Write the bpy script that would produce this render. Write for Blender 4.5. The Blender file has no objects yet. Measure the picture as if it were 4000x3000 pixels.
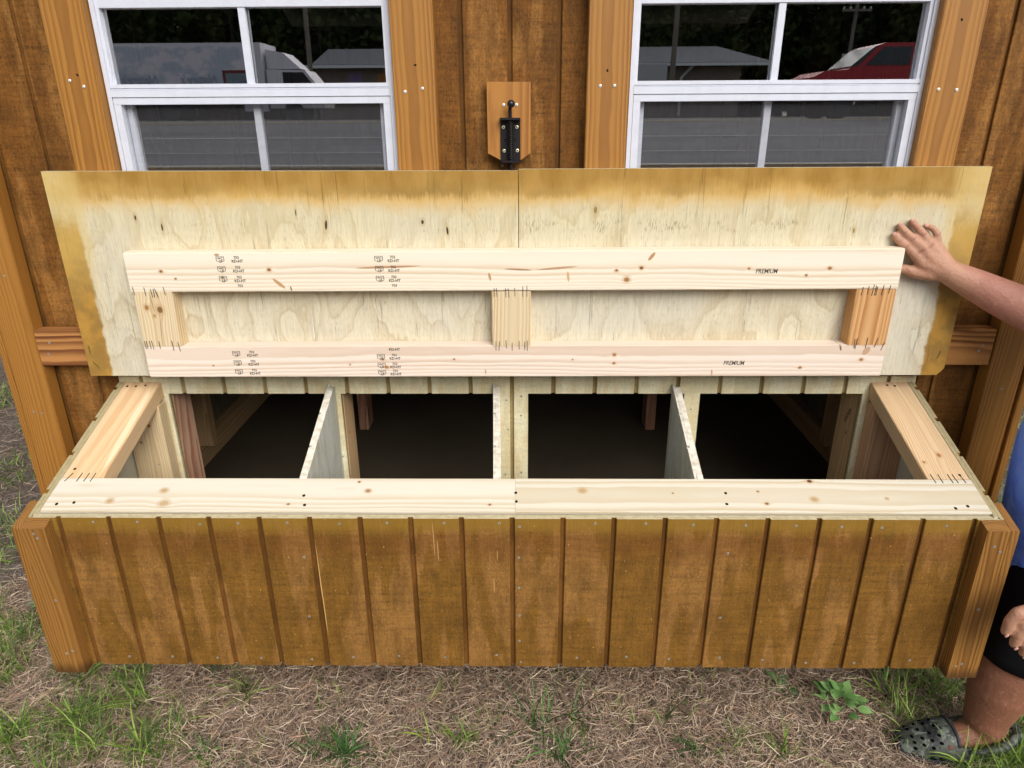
import bpy, bmesh, math, random
import numpy as np
from mathutils import Vector, Matrix, noise as mn
random.seed(7); np.random.seed(7)
I = 0.0254                      # everything below is laid out in inches
SC = bpy.context.scene
COL = SC.collection

# ------------------------------------------------------------------ camera
def cam_axes(yaw, pitch, roll):
    cy, sy, cp, sp = math.cos(yaw), math.sin(yaw), math.cos(pitch), math.sin(pitch)
    f = Vector((sy*cp, cy*cp, -sp)); r = Vector((cy, -sy, 0)); u = r.cross(f)
    c, s = math.cos(roll), math.sin(roll)
    return c*r + s*u, -s*r + c*u, f
R_, U_, F_ = cam_axes(-0.016, 0.371, -0.006)
cd = bpy.data.cameras.new('camera'); cam = bpy.data.objects.new('camera', cd); COL.objects.link(cam)
cd.sensor_width = 36; cd.lens = 2680.3/4000*36; cd.clip_start = 0.02; cd.clip_end = 2000
cam.matrix_world = Matrix(((R_.x, U_.x, -F_.x, 0.801*I), (R_.y, U_.y, -F_.y, -61.703*I), (R_.z, U_.z, -F_.z, 29.363*I), (0, 0, 0, 1)))
SC.camera = cam

# ------------------------------------------------------------------ light
SUN_EL, SUN_AZ = math.radians(38), math.radians(155)     # azimuth clockwise from +Y
W = bpy.data.worlds.new('World'); SC.world = W; W.use_nodes = True
wn = W.node_tree; wn.nodes.clear()
sky = wn.nodes.new('ShaderNodeTexSky'); sky.sky_type = 'NISHITA'; sky.sun_disc = False
sky.sun_elevation = SUN_EL; sky.sun_rotation = SUN_AZ; sky.air_density = 1.0; sky.dust_density = 4.0; sky.ozone_density = 1.0
hs = wn.nodes.new('ShaderNodeHueSaturation'); hs.inputs['Saturation'].default_value = 0.28
bg = wn.nodes.new('ShaderNodeBackground'); bg.inputs['Strength'].default_value = 0.15
wo = wn.nodes.new('ShaderNodeOutputWorld')
wn.links.new(sky.outputs[0], hs.inputs['Color']); wn.links.new(hs.outputs[0], bg.inputs[0]); wn.links.new(bg.outputs[0], wo.inputs[0])
sd = bpy.data.lights.new('sun', 'SUN'); sd.energy = 1.35; sd.angle = math.radians(40); sd.color = (1.0, 0.975, 0.94)
so = bpy.data.objects.new('sun', sd); COL.objects.link(so)
sv = Vector((math.sin(SUN_AZ)*math.cos(SUN_EL), math.cos(SUN_AZ)*math.cos(SUN_EL), math.sin(SUN_EL)))
so.rotation_euler = sv.to_track_quat('Z', 'Y').to_euler()
SC.view_settings.view_transform = 'Standard'; SC.view_settings.look = 'None'
SC.view_settings.exposure = 0.30; SC.view_settings.gamma = 1.0
SC.view_settings.use_curve_mapping = False
SC.cycles.max_bounces = 8; SC.cycles.diffuse_bounces = 4; SC.cycles.transparent_max_bounces = 12

# ------------------------------------------------------------------ node helper
def lin(h, k=1.0):
    v = [int(h[i:i+2], 16)/255 for i in (1, 3, 5)]
    return tuple(min(1, k*(c/12.92 if c <= .04045 else ((c+.055)/1.055)**2.4)) for c in v) + (1,)
class G:
    def __init__(s, name):
        s.mat = bpy.data.materials.new(name); s.mat.use_nodes = True; s.t = s.mat.node_tree; s.t.nodes.clear()
        s.out = s.t.nodes.new('ShaderNodeOutputMaterial')
    def put(s, sock, v):
        if isinstance(v, bpy.types.NodeSocket): s.t.links.new(v, sock)
        else: sock.default_value = v
    def node(s, ty, **kw):
        n = s.t.nodes.new(ty)
        for k, v in kw.items(): setattr(n, k, v)
        return n
    def m(s, op, a, b=0.0, c=0.0, clamp=False):
        n = s.node('ShaderNodeMath', operation=op, use_clamp=clamp)
        s.put(n.inputs[0], a); s.put(n.inputs[1], b); s.put(n.inputs[2], c); return n.outputs[0]
    def add(s, a, b): return s.m('ADD', a, b)
    def sub(s, a, b): return s.m('SUBTRACT', a, b)
    def mul(s, a, b): return s.m('MULTIPLY', a, b)
    def div(s, a, b): return s.m('DIVIDE', a, b)
    def sm(s, x, a, b, lo=0.0, hi=1.0):
        n = s.node('ShaderNodeMapRange', interpolation_type='SMOOTHSTEP')
        s.put(n.inputs[0], x); s.put(n.inputs[1], a); s.put(n.inputs[2], b); s.put(n.inputs[3], lo); s.put(n.inputs[4], hi); return n.outputs[0]
    def xyz(s, x, y, z=0.0):
        n = s.node('ShaderNodeCombineXYZ'); s.put(n.inputs[0], x); s.put(n.inputs[1], y); s.put(n.inputs[2], z); return n.outputs[0]
    def sep(s, v):
        n = s.node('ShaderNodeSeparateXYZ'); s.put(n.inputs[0], v); return n.outputs
    def noise(s, v, scale=1.0, detail=2.0, rough=.5, dist=0.0):
        n = s.node('ShaderNodeTexNoise'); s.put(n.inputs['Vector'], v); n.inputs['Scale'].default_value = scale
        n.inputs['Detail'].default_value = detail; n.inputs['Roughness'].default_value = rough; n.inputs['Distortion'].default_value = dist
        return n.outputs[0]
    def voro(s, v, scale=1.0, feature='F1'):
        n = s.node('ShaderNodeTexVoronoi', feature=feature); s.put(n.inputs['Vector'], v); n.inputs['Scale'].default_value = scale; return n.outputs
    def mix(s, f, a, b, mode='MIX'):
        n = s.node('ShaderNodeMix', data_type='RGBA', blend_type=mode, clamp_factor=True)
        s.put(n.inputs[0], f); s.put(n.inputs[6], a); s.put(n.inputs[7], b); return n.outputs[2]
    def gain(s, col, f):             # colour times a scalar
        n = s.node('ShaderNodeVectorMath', operation='SCALE'); s.put(n.inputs[0], col[:3] if isinstance(col, tuple) else col); s.put(n.inputs['Scale'], f); return n.outputs[0]
    def obj(s):                      # object coordinates in inches, plus the object's random number
        t = s.node('ShaderNodeTexCoord'); n = s.node('ShaderNodeVectorMath', operation='SCALE'); n.inputs['Scale'].default_value = 1/I
        s.put(n.inputs[0], t.outputs['Object']); return n.outputs[0]
    def pos(s):
        t = s.node('ShaderNodeNewGeometry'); n = s.node('ShaderNodeVectorMath', operation='SCALE'); n.inputs['Scale'].default_value = 1/I
        s.put(n.inputs[0], t.outputs['Position']); return n.outputs[0]
    def rnd(s): return s.node('ShaderNodeObjectInfo').outputs['Random']
    def fin(s, col, rough=.7, bump=None, bd=.02, spec=.35, metal=0.0, **kw):
        b = s.node('ShaderNodeBsdfPrincipled'); s.put(b.inputs['Base Color'], col); s.put(b.inputs['Roughness'], rough)
        b.inputs['Specular IOR Level'].default_value = spec; b.inputs['Metallic'].default_value = metal
        for k, v in kw.items(): s.put(b.inputs[k], v)
        if bump is not None:
            n = s.node('ShaderNodeBump'); n.inputs['Distance'].default_value = bd*I; n.inputs['Strength'].default_value = 1.0
            s.put(n.inputs['Height'], bump); s.t.links.new(n.outputs[0], b.inputs['Normal'])
        s.t.links.new(b.outputs[0], s.out.inputs[0]); return s.m_()
    def m_(s): return s.mat
G_ = G
def plain(name, hexcol, k=1.0, rough=.5, spec=.4, metal=0.0, var=0.0, **kw):
    g = G_(name); c = lin(hexcol, k)
    if var:
        n = g.noise(g.obj(), 1.2, 4, .6); c = g.gain(c, g.sm(n, .25, .75, 1-var, 1+var))
    return g.fin(c, rough, spec=spec, metal=metal, **kw)

def spot_mask(g, x, y, sx, sy, rx, ry, ang=0.0, wob=None):
    dx = g.sub(x, sx); dy = g.sub(y, sy); c, s = math.cos(ang), math.sin(ang)
    u = g.div(g.add(g.mul(dx, c), g.mul(dy, s)), rx); v = g.div(g.sub(g.mul(dy, c), g.mul(dx, s)), ry)
    d = g.m('SQRT', g.add(g.mul(u, u), g.mul(v, v)))
    if wob is not None: d = g.add(d, wob)
    return d

def wood(name, light, dark, k=1.0, ring=.13, pith=(0, -2.5), drift=.9, warp=.05, contrast=1.0, knots=(), spots=(),
         rough=.72, tone=.22, fibre=.14, bump=.012, spec=.3, weather=None, blotch=None):
    """Sawn lumber: growth rings about a pith beside the board; grain runs along local X."""
    g = G_(name); v = g.obj(); x, y, z = g.sep(v); rnd = g.rnd()
    xo = g.add(x, g.mul(rnd, 97.0))
    nl = g.noise(g.xyz(g.mul(xo, .028), g.mul(y, .12), g.mul(z, .12)), 1, 1.5)
    nmid = g.noise(g.xyz(g.mul(xo, .2), g.mul(y, 1.4), g.mul(z, 1.4)), 1, 2)
    yy = g.add(g.sub(y, pith[0]), g.add(g.mul(g.sub(nl, .5), drift*4), g.mul(g.sub(rnd, .5), 1.4)))
    zz = g.sub(z, pith[1])
    for (kx, ky, kr, kc) in knots:
        d = spot_mask(g, x, y, kx, ky, kr*3.6, kr*2.0)
        e = g.m('EXPONENT', g.mul(g.mul(d, d), -1.0))
        yy = g.add(yy, g.mul(e, kr*1.1 if ky < 0 else -kr*1.1))
    r = g.add(g.m('SQRT', g.add(g.mul(yy, yy), g.mul(zz, zz))), g.mul(g.sub(nmid, .5), warp*2))
    irr = g.noise(g.xyz(g.mul(r, .9/ring*.18), 3.1, 1.7), 1, 2)
    ph = g.add(g.div(r, ring), g.mul(irr, 2.6))
    f = g.m('FRACT', ph)
    late = g.mul(g.sm(f, .15, .86), g.sm(f, .90, 1.0, 1.0, 0.0))
    amp = g.sm(g.noise(g.xyz(g.mul(r, 2.3), 9.0, g.mul(xo, .02)), 1, 2), .25, .75, .35*contrast, 1.15*contrast)
    col = g.mix(g.m('MULTIPLY', late, amp, clamp=True), lin(light, k), lin(dark, k))
    fib = g.noise(g.xyz(g.mul(xo, .5), g.mul(y, 22.0), g.mul(z, 22.0)), 1, 2)
    low = g.noise(g.xyz(g.mul(xo, .05), g.mul(y, .5), g.mul(z, .5)), 1, 3)
    col = g.gain(col, g.add(1-(fibre+tone)/2, g.add(g.mul(fib, fibre), g.mul(low, tone))))
    if blotch:
        col = g.mix(g.sm(g.noise(g.xyz(g.mul(xo, .12), g.mul(y, .6), z), 1, 3), .5, .72, 0, .6), col, lin(blotch, k))
    for (kx, ky, kr, kc) in knots:
        d = spot_mask(g, x, y, kx, ky, kr*1.25, kr, wob=g.mul(g.sub(nmid, .5), .5))
        halo = g.sm(d, 1.0, 2.3, .5, 0.0); core = g.sm(d, .75, 1.05, 1.0, 0.0)
        ringy = g.sm(g.m('SINE', g.mul(d, 13.0)), -1, 1, .75, 1.1)
        col = g.mix(halo, col, lin('#c9a06c', k))
        col = g.mix(core, col, g.gain(lin(kc, k), ringy))
    for (sx, sy, rx, ry, ang, sc) in spots:
        d = spot_mask(g, x, y, sx, sy, rx, ry, ang, wob=g.mul(g.sub(nmid, .5), .35))
        col = g.mix(g.sm(d, .7, 1.0, .9, 0.0), col, lin(sc, k))
    if weather:
        for (x0, x1, wc, amt) in weather:       # stained or soaked ends: a wavering edge across the grain
            nx = g.add(x, g.mul(g.sub(g.noise(g.xyz(0.0, g.mul(y, 1.5), g.mul(z, 1.5)), 1, 3), .5), 1.5))
            col = g.mix(g.sm(nx, x0, x1, amt, 0.0), col, lin(wc, k))
    return g.fin(col, rough, bump=g.add(g.mul(late, .5), g.mul(fib, .8)), bd=bump, spec=spec)

def siding(name, c0, c1, c2, k=1.0, bands=(), fleck=None, patch=.6, saw=.16, scr=(), rough=.75):
    """Rough sawn plywood siding, grain upright, saw marks across; in world inches so a sheet runs on from board to board."""
    g = G_(name); x, y, z = g.sep(g.pos()); h = g.add(x, g.mul(y, 1.37))
    p = g.noise(g.xyz(g.mul(h, .34), g.mul(z, .06), 1.0), 1, 2.5, .5, .5)
    p2 = g.noise(g.xyz(g.mul(h, .8), g.mul(z, .25), 5.0), 1, 4, .65)
    fib = g.noise(g.xyz(g.mul(h, 4.2), g.mul(z, .45), 2.0), 1, 4, .7)
    sawn = g.noise(g.xyz(g.mul(h, .22), g.mul(z, 2.3), 3.0), 1, 4, .8)
    grit = g.noise(g.xyz(g.mul(h, 6.0), g.mul(z, 3.4), 4.0), 1, 4, .8)
    ew = g.add(p, g.mul(g.sub(grit, .5), .05))
    col = g.mix(g.sm(ew, .485, .535), lin(c0, k), lin(c1, k))
    pp = g.add(p2, g.add(g.mul(g.sub(fib, .5), .45), g.mul(g.sub(sawn, .5), .35)))
    col = g.mix(g.sm(pp, .42, .66, 0, patch), col, lin(c2, k))
    sh = g.add(g.mul(g.sub(sawn, .5), saw*4.2), g.add(g.mul(g.sub(fib, .5), saw*3.0), g.mul(g.sub(grit, .5), saw*4.2)))
    col = g.gain(col, g.m('MAXIMUM', g.add(1.0, sh), .35))
    for (z0, z1, z2, z3, bc, amt) in bands:      # a trapezoid band in height, wavering
        zz = g.add(z, g.mul(g.sub(p2, .5), 1.3))
        w = g.mul(g.sm(zz, z0, z1), g.sm(zz, z2, z3, 1.0, 0.0))
        col = g.mix(g.mul(w, amt), col, g.gain(lin(bc, k), g.add(.8, g.mul(fib, .4))))
    if fleck:
        fl = g.noise(g.xyz(g.mul(h, 5.5), g.mul(z, 4.0), 8.0), 1, 1)
        col = g.mix(g.sm(fl, .73, .78, 0, .75), col, lin(fleck, k))
    for (sx, sz, rx, rz, ang, sc) in scr:
        d = spot_mask(g, h, z, sx+(-15.4*1.37), sz, rx, rz, ang, wob=g.mul(g.sub(fib, .5), .5))
        col = g.mix(g.sm(d, .7, 1.0, .9, 0.0), col, lin(sc, k))
    return g.fin(col, rough, bump=g.add(g.mul(sawn, .7), g.add(fib, g.mul(grit, .5))), bd=.035, spec=.25)

def plyface(name, k=1.0, seed=0.0, swirl=1.0, cracks=0.5, ox=0.0, spots=(), x0=0.0, x1=0.0):
    """Rotary cut plywood face (grain upright), raw in the middle and stained where the brush lapped over the rim."""
    g = G_(name); x, y, z = g.sep(g.pos())
    nx = g.noise(g.xyz(g.mul(x, .10), g.mul(z, .055), seed), 1, 2, .5, .3*swirl)
    n2 = g.noise(g.xyz(g.mul(x, .45), g.mul(z, .16), seed+3), 1, 3, .6)
    contour = g.add(g.mul(nx, 11.0*swirl), g.add(g.mul(n2, 1.6), g.mul(x, .12)))
    f = g.m('FRACT', contour)
    line = g.add(g.mul(g.mul(g.sm(f, .30, .88), g.sm(f, .88, 1.0, 1.0, 0.0)), .6), g.mul(g.mul(g.sm(f, .78, .9), g.sm(f, .9, .97, 1.0, 0.0)), .55))
    f2 = g.m('FRACT', g.add(g.mul(contour, 3.7), g.mul(n2, 1.3))); line = g.m('MULTIPLY', g.add(line, g.mul(g.mul(g.sm(f2, .5, .9), g.sm(f2, .9, 1.0, 1.0, 0.0)), .28)), 1.0, clamp=True)
    fib = g.noise(g.xyz(g.mul(x, 7.0), g.mul(z, .4), seed), 1, 3, .65)
    tick = g.noise(g.xyz(g.mul(x, 14.0), g.mul(z, 1.6), seed+9), 1, 2, .5)
    low = g.noise(g.xyz(g.mul(x, .07), g.mul(z, .09), seed+5), 1, 3)
    col = g.mix(g.mul(line, .42), lin('#d6cdb3', .95), lin('#aa9269', .95))
    col = g.mix(g.sm(low, .42, .66, 0, .5), col, lin('#ccc9bc', .95))
    col = g.mix(g.sm(z, 17.0, 22.0, 0, .38), col, lin('#d6c795', .95))
    col = g.gain(col, g.add(.74, g.mul(fib, .52)))
    col = g.mix(g.mul(g.sm(tick, .60, .70), g.sm(n2, .4, .6, .1, .55)), col, lin('#7d6f4f', k))
    # lapped stain: top band, and a band down the outer edge
    wv = g.noise(g.xyz(g.mul(x, .35), g.mul(z, .35), seed+1), 1, 4, .6)
    t = g.add(z, g.add(g.mul(g.sub(wv, .5), 2.2), g.mul(g.sub(fib, .5), 1.4)))
    ex = g.sub(x, x0) if x0 else g.sub(x1, x)      # distance in from the outer edge
    corner = g.sm(ex, .6, 3.6)
    col = g.mix(g.mul(g.sm(g.add(t, g.mul(g.sub(low, .5), 2.5)), 21.5, 23.6, 0, .72), g.add(.5, g.mul(corner, .5))), col, lin('#d6a233', .93))
    col = g.mix(g.mul(g.sm(g.add(t, g.mul(g.sub(low, .5), 2.0)), 22.9, 24.6, 0, g.sm(n2, .3, .7, .6, .9)), corner), col, lin('#99712a', .92))
    col = g.mix(g.mul(g.mul(g.sm(t, 22.7, 23.5), g.sm(t, 23.5, 24.4, .5, 0.0)), g.sm(low, .4, .6)), col, lin('#7f6630', k))
    col = g.mix(g.mul(g.mul(g.sm(t, 20.0, 20.8), g.sm(t, 21.0, 21.8, .75 if x1 else 0.0, 0.0)), g.mul(g.sm(tick, .45, .65), g.sm(wv, .5, .62))), col, lin('#7d6a38', k))
    e = g.add(ex, g.mul(g.sub(wv, .5), 1.1))
    side = g.mul(g.sm(e, 1.95, 2.25, 1.0, 0.0), g.sm(g.add(z, g.mul(g.sub(wv, .5), 3.0)), 20.2, 22.2, 1.0, .15))
    col = g.mix(g.mul(side, .95), col, g.mix(g.sm(wv, .4, .6), lin('#8f661c', .9), lin('#b58222', .9)))
    ghost = g.mul(g.sm(e, 2.2, 3.4, 1.0, 0.0), g.sm(z, 13.0, 20.0, .1, .5))
    col = g.mix(ghost, col, lin('#dcbe70', k))
    # drying checks
    ln = g.noise(g.xyz(g.mul(x, 3.3), g.mul(z, .035), seed+20), 1, 2, .5)
    ck = g.mul(g.sm(g.m('ABSOLUTE', g.sub(ln, .5)), 0.0, .010, 1.0, 0.0), g.sm(g.noise(g.xyz(g.mul(x, 1.1), g.mul(z, .12), seed+30), 1, 2), .5, .62))
    col = g.mix(g.mul(ck, cracks), col, lin('#3d2d12', k))
    for (sx, sz, rx, rz, ang, sc) in spots:
        d = spot_mask(g, x, z, sx, sz, rx, rz, ang, wob=g.mul(g.sub(n2, .5), .5))
        col = g.mix(g.sm(d, .9, 3.2, .45, 0.0), col, lin('#b79c66', k))
        col = g.mix(g.sm(d, .7, 1.05, .95, 0.0), col, lin(sc, k))
    return g.fin(col, .72, bump=g.add(fib, g.mul(ck, -1.0)), bd=.012, spec=.25)

def plyedge(name, k=1.0, c='#cfc4a0'):
    g = G_(name); x, y, z = g.sep(g.pos()); h = g.add(x, y)
    n = g.noise(g.xyz(g.mul(x, 1.8), g.mul(y, 1.8), g.mul(z, .6)), 1, 4, .6); f = g.noise(g.xyz(g.mul(h, 9.0), g.mul(g.sub(x, y), 9.0), g.mul(z, 3.0)), 1, 3)
    col = g.mix(g.sm(n, .35, .7, 0, .5), lin(c, k), lin('#a08d68', k)); col = g.gain(col, g.add(.8, g.mul(f, .4)))
    col = g.mix(g.sm(f, .68, .76, 0, .6), col, lin('#4a3626', k))
    return g.fin(col, .8, bump=f, bd=.02, spec=.2)

M = {}
KW = 0.86       # raw lumber
M['siding_front'] = siding('stained_siding_front', '#7c571f', '#8f6632', '#5a3d12', .95, patch=.55, saw=.38, scr=[(-15.72, -6.2, .045, 6.0, .012, '#d9b070'), (-6.25, -2.0, .03, 1.8, .02, '#cfa565'), (-5.95, -3.0, .03, 1.2, .02, '#cfa565'), (-1.5, -6.3, .035, .8, .03, '#cfa565'), (-1.2, -3.4, .03, .6, 0, '#c79c5c')],
    bands=((-1.7, -.5, 3, 4, '#8f6c26', .8), (-4.6, -2.6, -2.0, -1.2, '#6b3f16', .4)), fleck='#c9a25e')
M['siding_wall'] = siding('stained_siding_wall', '#7a4f1d', '#90632e', '#543511', .92, patch=.65, saw=.48, fleck=None)
M['groove'] = siding('siding_groove_stain', '#6b4517', '#7f5320', '#4f3110', .85)
M['raw_siding'] = siding('raw_siding', '#d2c8a4', '#ddd5b4', '#c9b284', .97, saw=.15, patch=.6)
M['raw_groove'] = siding('raw_siding_groove', '#a08a5c', '#b09a6a', '#8d784c', KW)
M['inner_ply'] = siding('raw_plywood_back', '#cbc4ae', '#d2ccb8', '#bfb498', .97, saw=.05, patch=.3)
M['divider'] = siding('weathered_divider', '#c4c4b4', '#d0d0c4', '#b3aa92', .97, saw=.10, patch=.5)
M['plyedge'] = plyedge('plywood_edge', .95); M['plyedge_side'] = plyedge('weathered_plywood_edge', .9, '#b3a67f'); M['plyedge_white'] = plyedge('divider_plywood_edge', .97, '#e6e0d2')
M['trim'] = wood('stained_fir_trim', '#b27c36', '#875722', .9, ring=.15, pith=(.2, -3.5), drift=.5, contrast=.85, rough=.5, spec=.45)
M['post'] = wood('stained_fir_corner', '#ae7833', '#825420', .9, ring=.15, pith=(.6, -2.2), drift=.5, contrast=.85, rough=.55, spec=.4)
M['boxtrim'] = wood('stained_fir_box_trim', '#9f7034', '#6d4618', .92, ring=.17, pith=(.5, -1.6), drift=1.0, contrast=1.0, rough=.55, spec=.4,
                    weather=((-7.2, -5.9, '#3a2510', .75),))
M['block_left'] = wood('brown_fir_block', '#b57f48', '#6f4020', .95, ring=.34, pith=(-3, -4.5), drift=.2, warp=.06, contrast=1.35, rough=.7)
M['block_right'] = wood('brown_cathedral_block', '#b98044', '#7d4d25', .95, ring=.42, pith=(-.4, -.5), drift=1.6, warp=.18, contrast=1.2, rough=.7)
M['latchboard'] = wood('latch_board_cedar', '#b57c3a', '#915c27', .92, ring=.3, pith=(-1, -5), drift=.3, contrast=.9, rough=.5, spec=.4)
kn = '#9a6a3c'
M['rail_top'] = wood('pale_spruce_upper', '#f1e6d2', '#cfae84', .95, ring=.19, pith=(.8, -1.9), drift=.4, contrast=.58, tone=.1, fibre=.06,
    knots=[(-30.05, .1, .12, kn), (-20.7, .2, .13, kn), (9.0, 0, .11, kn), (11.1, .2, .13, '#8a5a30'), (9.9, -.8, .2, '#a97b4a'), (20.2, .1, .09, kn), (25.1, -.5, .1, kn), (27, .1, .13, kn), (-28.9, -.55, .08, kn), (-24.8, -.45, .08, kn)],
    spots=[(-10.4, .38, 3.2, .12, .03, '#b98a63'), (.6, .12, 1.3, .09, -.05, '#a9805c'), (4.0, .22, 1.9, .10, .08, '#b38a64'), (-20.0, -1.0, .75, .18, -.7, '#bd9060'), (11.9, 1.15, .5, .17, .9, '#b5834c'), (-1.8, -.5, .12, .4, .2, '#b48a58'), (4.9, -.5, .13, .55, .1, '#cba774'), (-25, 1.5, .25, .14, 0, '#b98d66'), (-19.0, -1.45, .08, .25, .2, '#7a5530')])
M['rail_low'] = wood('pale_spruce_lower', '#efe0d0', '#cba98a', .95, ring=.19, pith=(1.6, -2.4), drift=.35, contrast=.6, tone=.1, fibre=.06,
    knots=[(9.1, .6, .14, '#a8794f'), (9.1, -.2, .11, kn), (-11.3, -.55, .15, '#b0804f'), (-11.6, .2, .1, kn), (31.0, .1, .13, '#a4764e'), (25.7, -.65, .12, kn), (-5.2, .2, .08, kn), (5.4, .15, .06, kn), (-27, -.35, .07, kn), (-14.6, -.3, .06, kn)],
    spots=[(29.0, 1.2, .09, .35, .3, '#6f4a2b'), (31.3, .9, .3, .5, -.6, '#bf9a78'), (17.9, -1.1, .08, .35, .1, '#b9926c'), (-2.4, -1.0, .08, .3, 0, '#c19c74')])
M['block'] = wood('pale_spruce_block', '#e9d6b2', '#cda773', KW, ring=.15, pith=(.4, -2.2), drift=.5, contrast=.75, tone=.1, fibre=.07)
M['block_knotty'] = wood('pale_spruce_block_knotty', '#ecd9b4', '#c9a26c', KW, ring=.22, pith=(.2, -1.2), drift=.8, contrast=.7, tone=.1, fibre=.07,
    knots=[(1.05, -.75, .2, '#b08048'), (.85, .38, .27, '#8f6a40'), (.3, -.2, .12, '#c49a60')], spots=[(-.8, .15, 2.0, .022, .1, '#54391c'), (1.5, -.2, 1.0, .022, -.1, '#54391c')])
M['block_fir'] = wood('fir_block_orange', '#dfae76', '#b67c44', KW, ring=.16, pith=(.2, -3.0), drift=.3, contrast=.9, tone=.14)
M['front_rail'] = wood('pale_spruce_front_rail', '#efe7d4', '#d6bb8c', .78, ring=.2, pith=(.3, -1.5), drift=.5, contrast=.6, tone=.08, fibre=.05,
    knots=[(-9.84, 0.4, 0.2, '#d0b07f'), (-9.34, -0.95, 0.27, '#d4b78a'), (-13.84, -0.7, 0.2, '#d2b284'), (6.96, 0.4, 0.17, '#b98f5c'), (6.06, 1.35, 0.1, '#8f5f35'), (16.96, -1.0, 0.09, '#9a6a3c'), (0.76, -1, 0.1, '#9a6a3c')])
M['front_rail_right'] = wood('pale_spruce_front_rail_right', '#ece4d0', '#cfb586', .78, ring=.2, pith=(-.6, -1.9), drift=.5, contrast=.6, tone=.08, fibre=.05,
    knots=[(-13.24, 0.45, 0.22, '#cfae7c'), (5.26, -0.4, 0.2, '#cfae7c'), (0.96, 0.4, 0.09, '#9a6a3c'), (1.36, -0.85, 0.12, '#9a6a3c'), (-5.94, 0.2, 0.07, '#9a6a3c'), (11.06, -0.3, 0.1, '#d0b07f'), (5.46, 1.5, 0.17, '#6b4526')])
M['side_rail_left'] = wood('fir_side_rail_left', '#e6c599', '#d0a473', .92, ring=.2, pith=(1.0, -2.6), drift=.7, contrast=.7, tone=.12, spots=[(0, -1.25, 6, .35, 0.02, '#eedcb6')])
M['side_rail_right'] = wood('fir_side_rail_right', '#e0c29a', '#c09768', .92, ring=.14, pith=(.4, -1.6), drift=1.2, contrast=.8, tone=.12,
    knots=[(-3.4, .4, .2, '#b0764a'), (-4.2, -1.2, .12, '#a87048')])
M['stud'] = wood('raw_stud', '#d6b486', '#ac8456', .97, ring=.2, pith=(.3, -1.4), drift=1.0, contrast=.8, tone=.2, knots=[(3, .3, .14, '#7d5632'), (-2.6, -.6, .12, '#7d5632')])
M['stud_red'] = wood('reddish_stud', '#cfa688', '#a36a4e', .97, ring=.5, pith=(.3, -.6), drift=1.7, warp=.2, contrast=1.0, tone=.25)
M['stud_pale'] = wood('pale_corner_stud', '#dfc79e', '#b99a6c', .97, ring=.2, pith=(.3, -1.4), drift=1.0, contrast=.7, tone=.16, knots=[(7.0, .4, .16, '#8a6238'), (5.2, -.7, .1, '#8a6238')])
M['stud_pink'] = wood('pinkish_corner_stud', '#d2a882', '#ab7a58', .97, ring=.24, pith=(.2, -1.2), drift=1.2, contrast=.7, tone=.2)
M['interior'] = siding('coop_interior_boards', '#8f836c', '#988c73', '#776c55', .8, saw=.1)
g = G_('darkened_coop_floor'); v = g.pos(); M['coop_floor'] = g.fin(g.mix(g.noise(v, .06, 4, .6), lin('#4d4437', .9), lin('#6e6352', .9)), .9, spec=.1)  # floor colour darkened so the coop interior reads in deep shade
M['nail'] = plain('galvanised_screw', '#b7bdb8', .9, .45, .5, .6)
M['nail_bright'] = plain('bright_screw', '#e6e6dc', 1, .35, .5, .5)
M['hole'] = plain('dark_screw_recess', '#2b2018', 1, .8, .1)
M['staple'] = plain('staple_wire', '#55504c', 1, .45, .5, .7)
M['brass'] = plain('brassy_staple', '#b09a5a', 1, .35, .5, .8)
M['ink'] = plain('stamp_ink', '#4b453f', 1, .8, .1)
M['black_metal'] = plain('black_latch_steel', '#1d1a1d', 1, .42, .5, .2, var=.2)
M['ball'] = plain('black_rubber_ball', '#15161a', 1, .38, .5)
M['spring'] = plain('spring_steel', '#3a3836', 1, .35, .5, .8)
M['yellow_zinc'] = plain('yellow_zinc_screw', '#e8e2c4', 1, .35, .5, .4)
M['frame'] = plain('white_window_frame', '#e8ecf8', .82, .38, .5, var=.04)
M['skinnail'] = plain('fingernail', '#dba99c', .9, .35, .5)

def glass_mat():
    g = G_('window_glass'); t = g.node('ShaderNodeBsdfTransparent'); t.inputs[0].default_value = (.72, .76, .76, 1)
    r = g.node('ShaderNodeBsdfGlossy'); r.inputs['Roughness'].default_value = 0.008; r.inputs[0].default_value = (1, 1, 1, 1)
    fr = g.node('ShaderNodeFresnel'); fr.inputs[0].default_value = 1.5
    mx = g.node('ShaderNodeMixShader'); g.put(mx.inputs[0], g.m('MULTIPLY', fr.outputs[0], 10.0, clamp=True))
    g.t.links.new(t.outputs[0], mx.inputs[1]); g.t.links.new(r.outputs[0], mx.inputs[2]); g.t.links.new(mx.outputs[0], g.out.inputs[0]); return g.m_()
M['glass'] = glass_mat()
def screen_mat():
    g = G_('insect_screen'); x, y, z = g.sep(g.pos())
    t = g.node('ShaderNodeBsdfTransparent'); d = g.node('ShaderNodeBsdfDiffuse'); d.inputs[0].default_value = lin('#5c5c60')
    ln = g.m('ABSOLUTE', g.m('SINE', g.mul(z, 46.0))); lx = g.m('ABSOLUTE', g.m('SINE', g.mul(x, 46.0)))
    irr = g.noise(g.xyz(g.mul(x, .3), g.mul(z, 3.0), 0.0), 1, 2)
    f = g.add(g.mul(g.sm(ln, .55, .9), .07), g.add(g.mul(g.sm(lx, .6, .95), .04), g.add(.12, g.mul(irr, .12))))
    mx = g.node('ShaderNodeMixShader'); g.put(mx.inputs[0], f)
    g.t.links.new(t.outputs[0], mx.inputs[1]); g.t.links.new(d.outputs[0], mx.inputs[2]); g.t.links.new(mx.outputs[0], g.out.inputs[0]); return g.m_()
M['screen'] = screen_mat()

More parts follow.
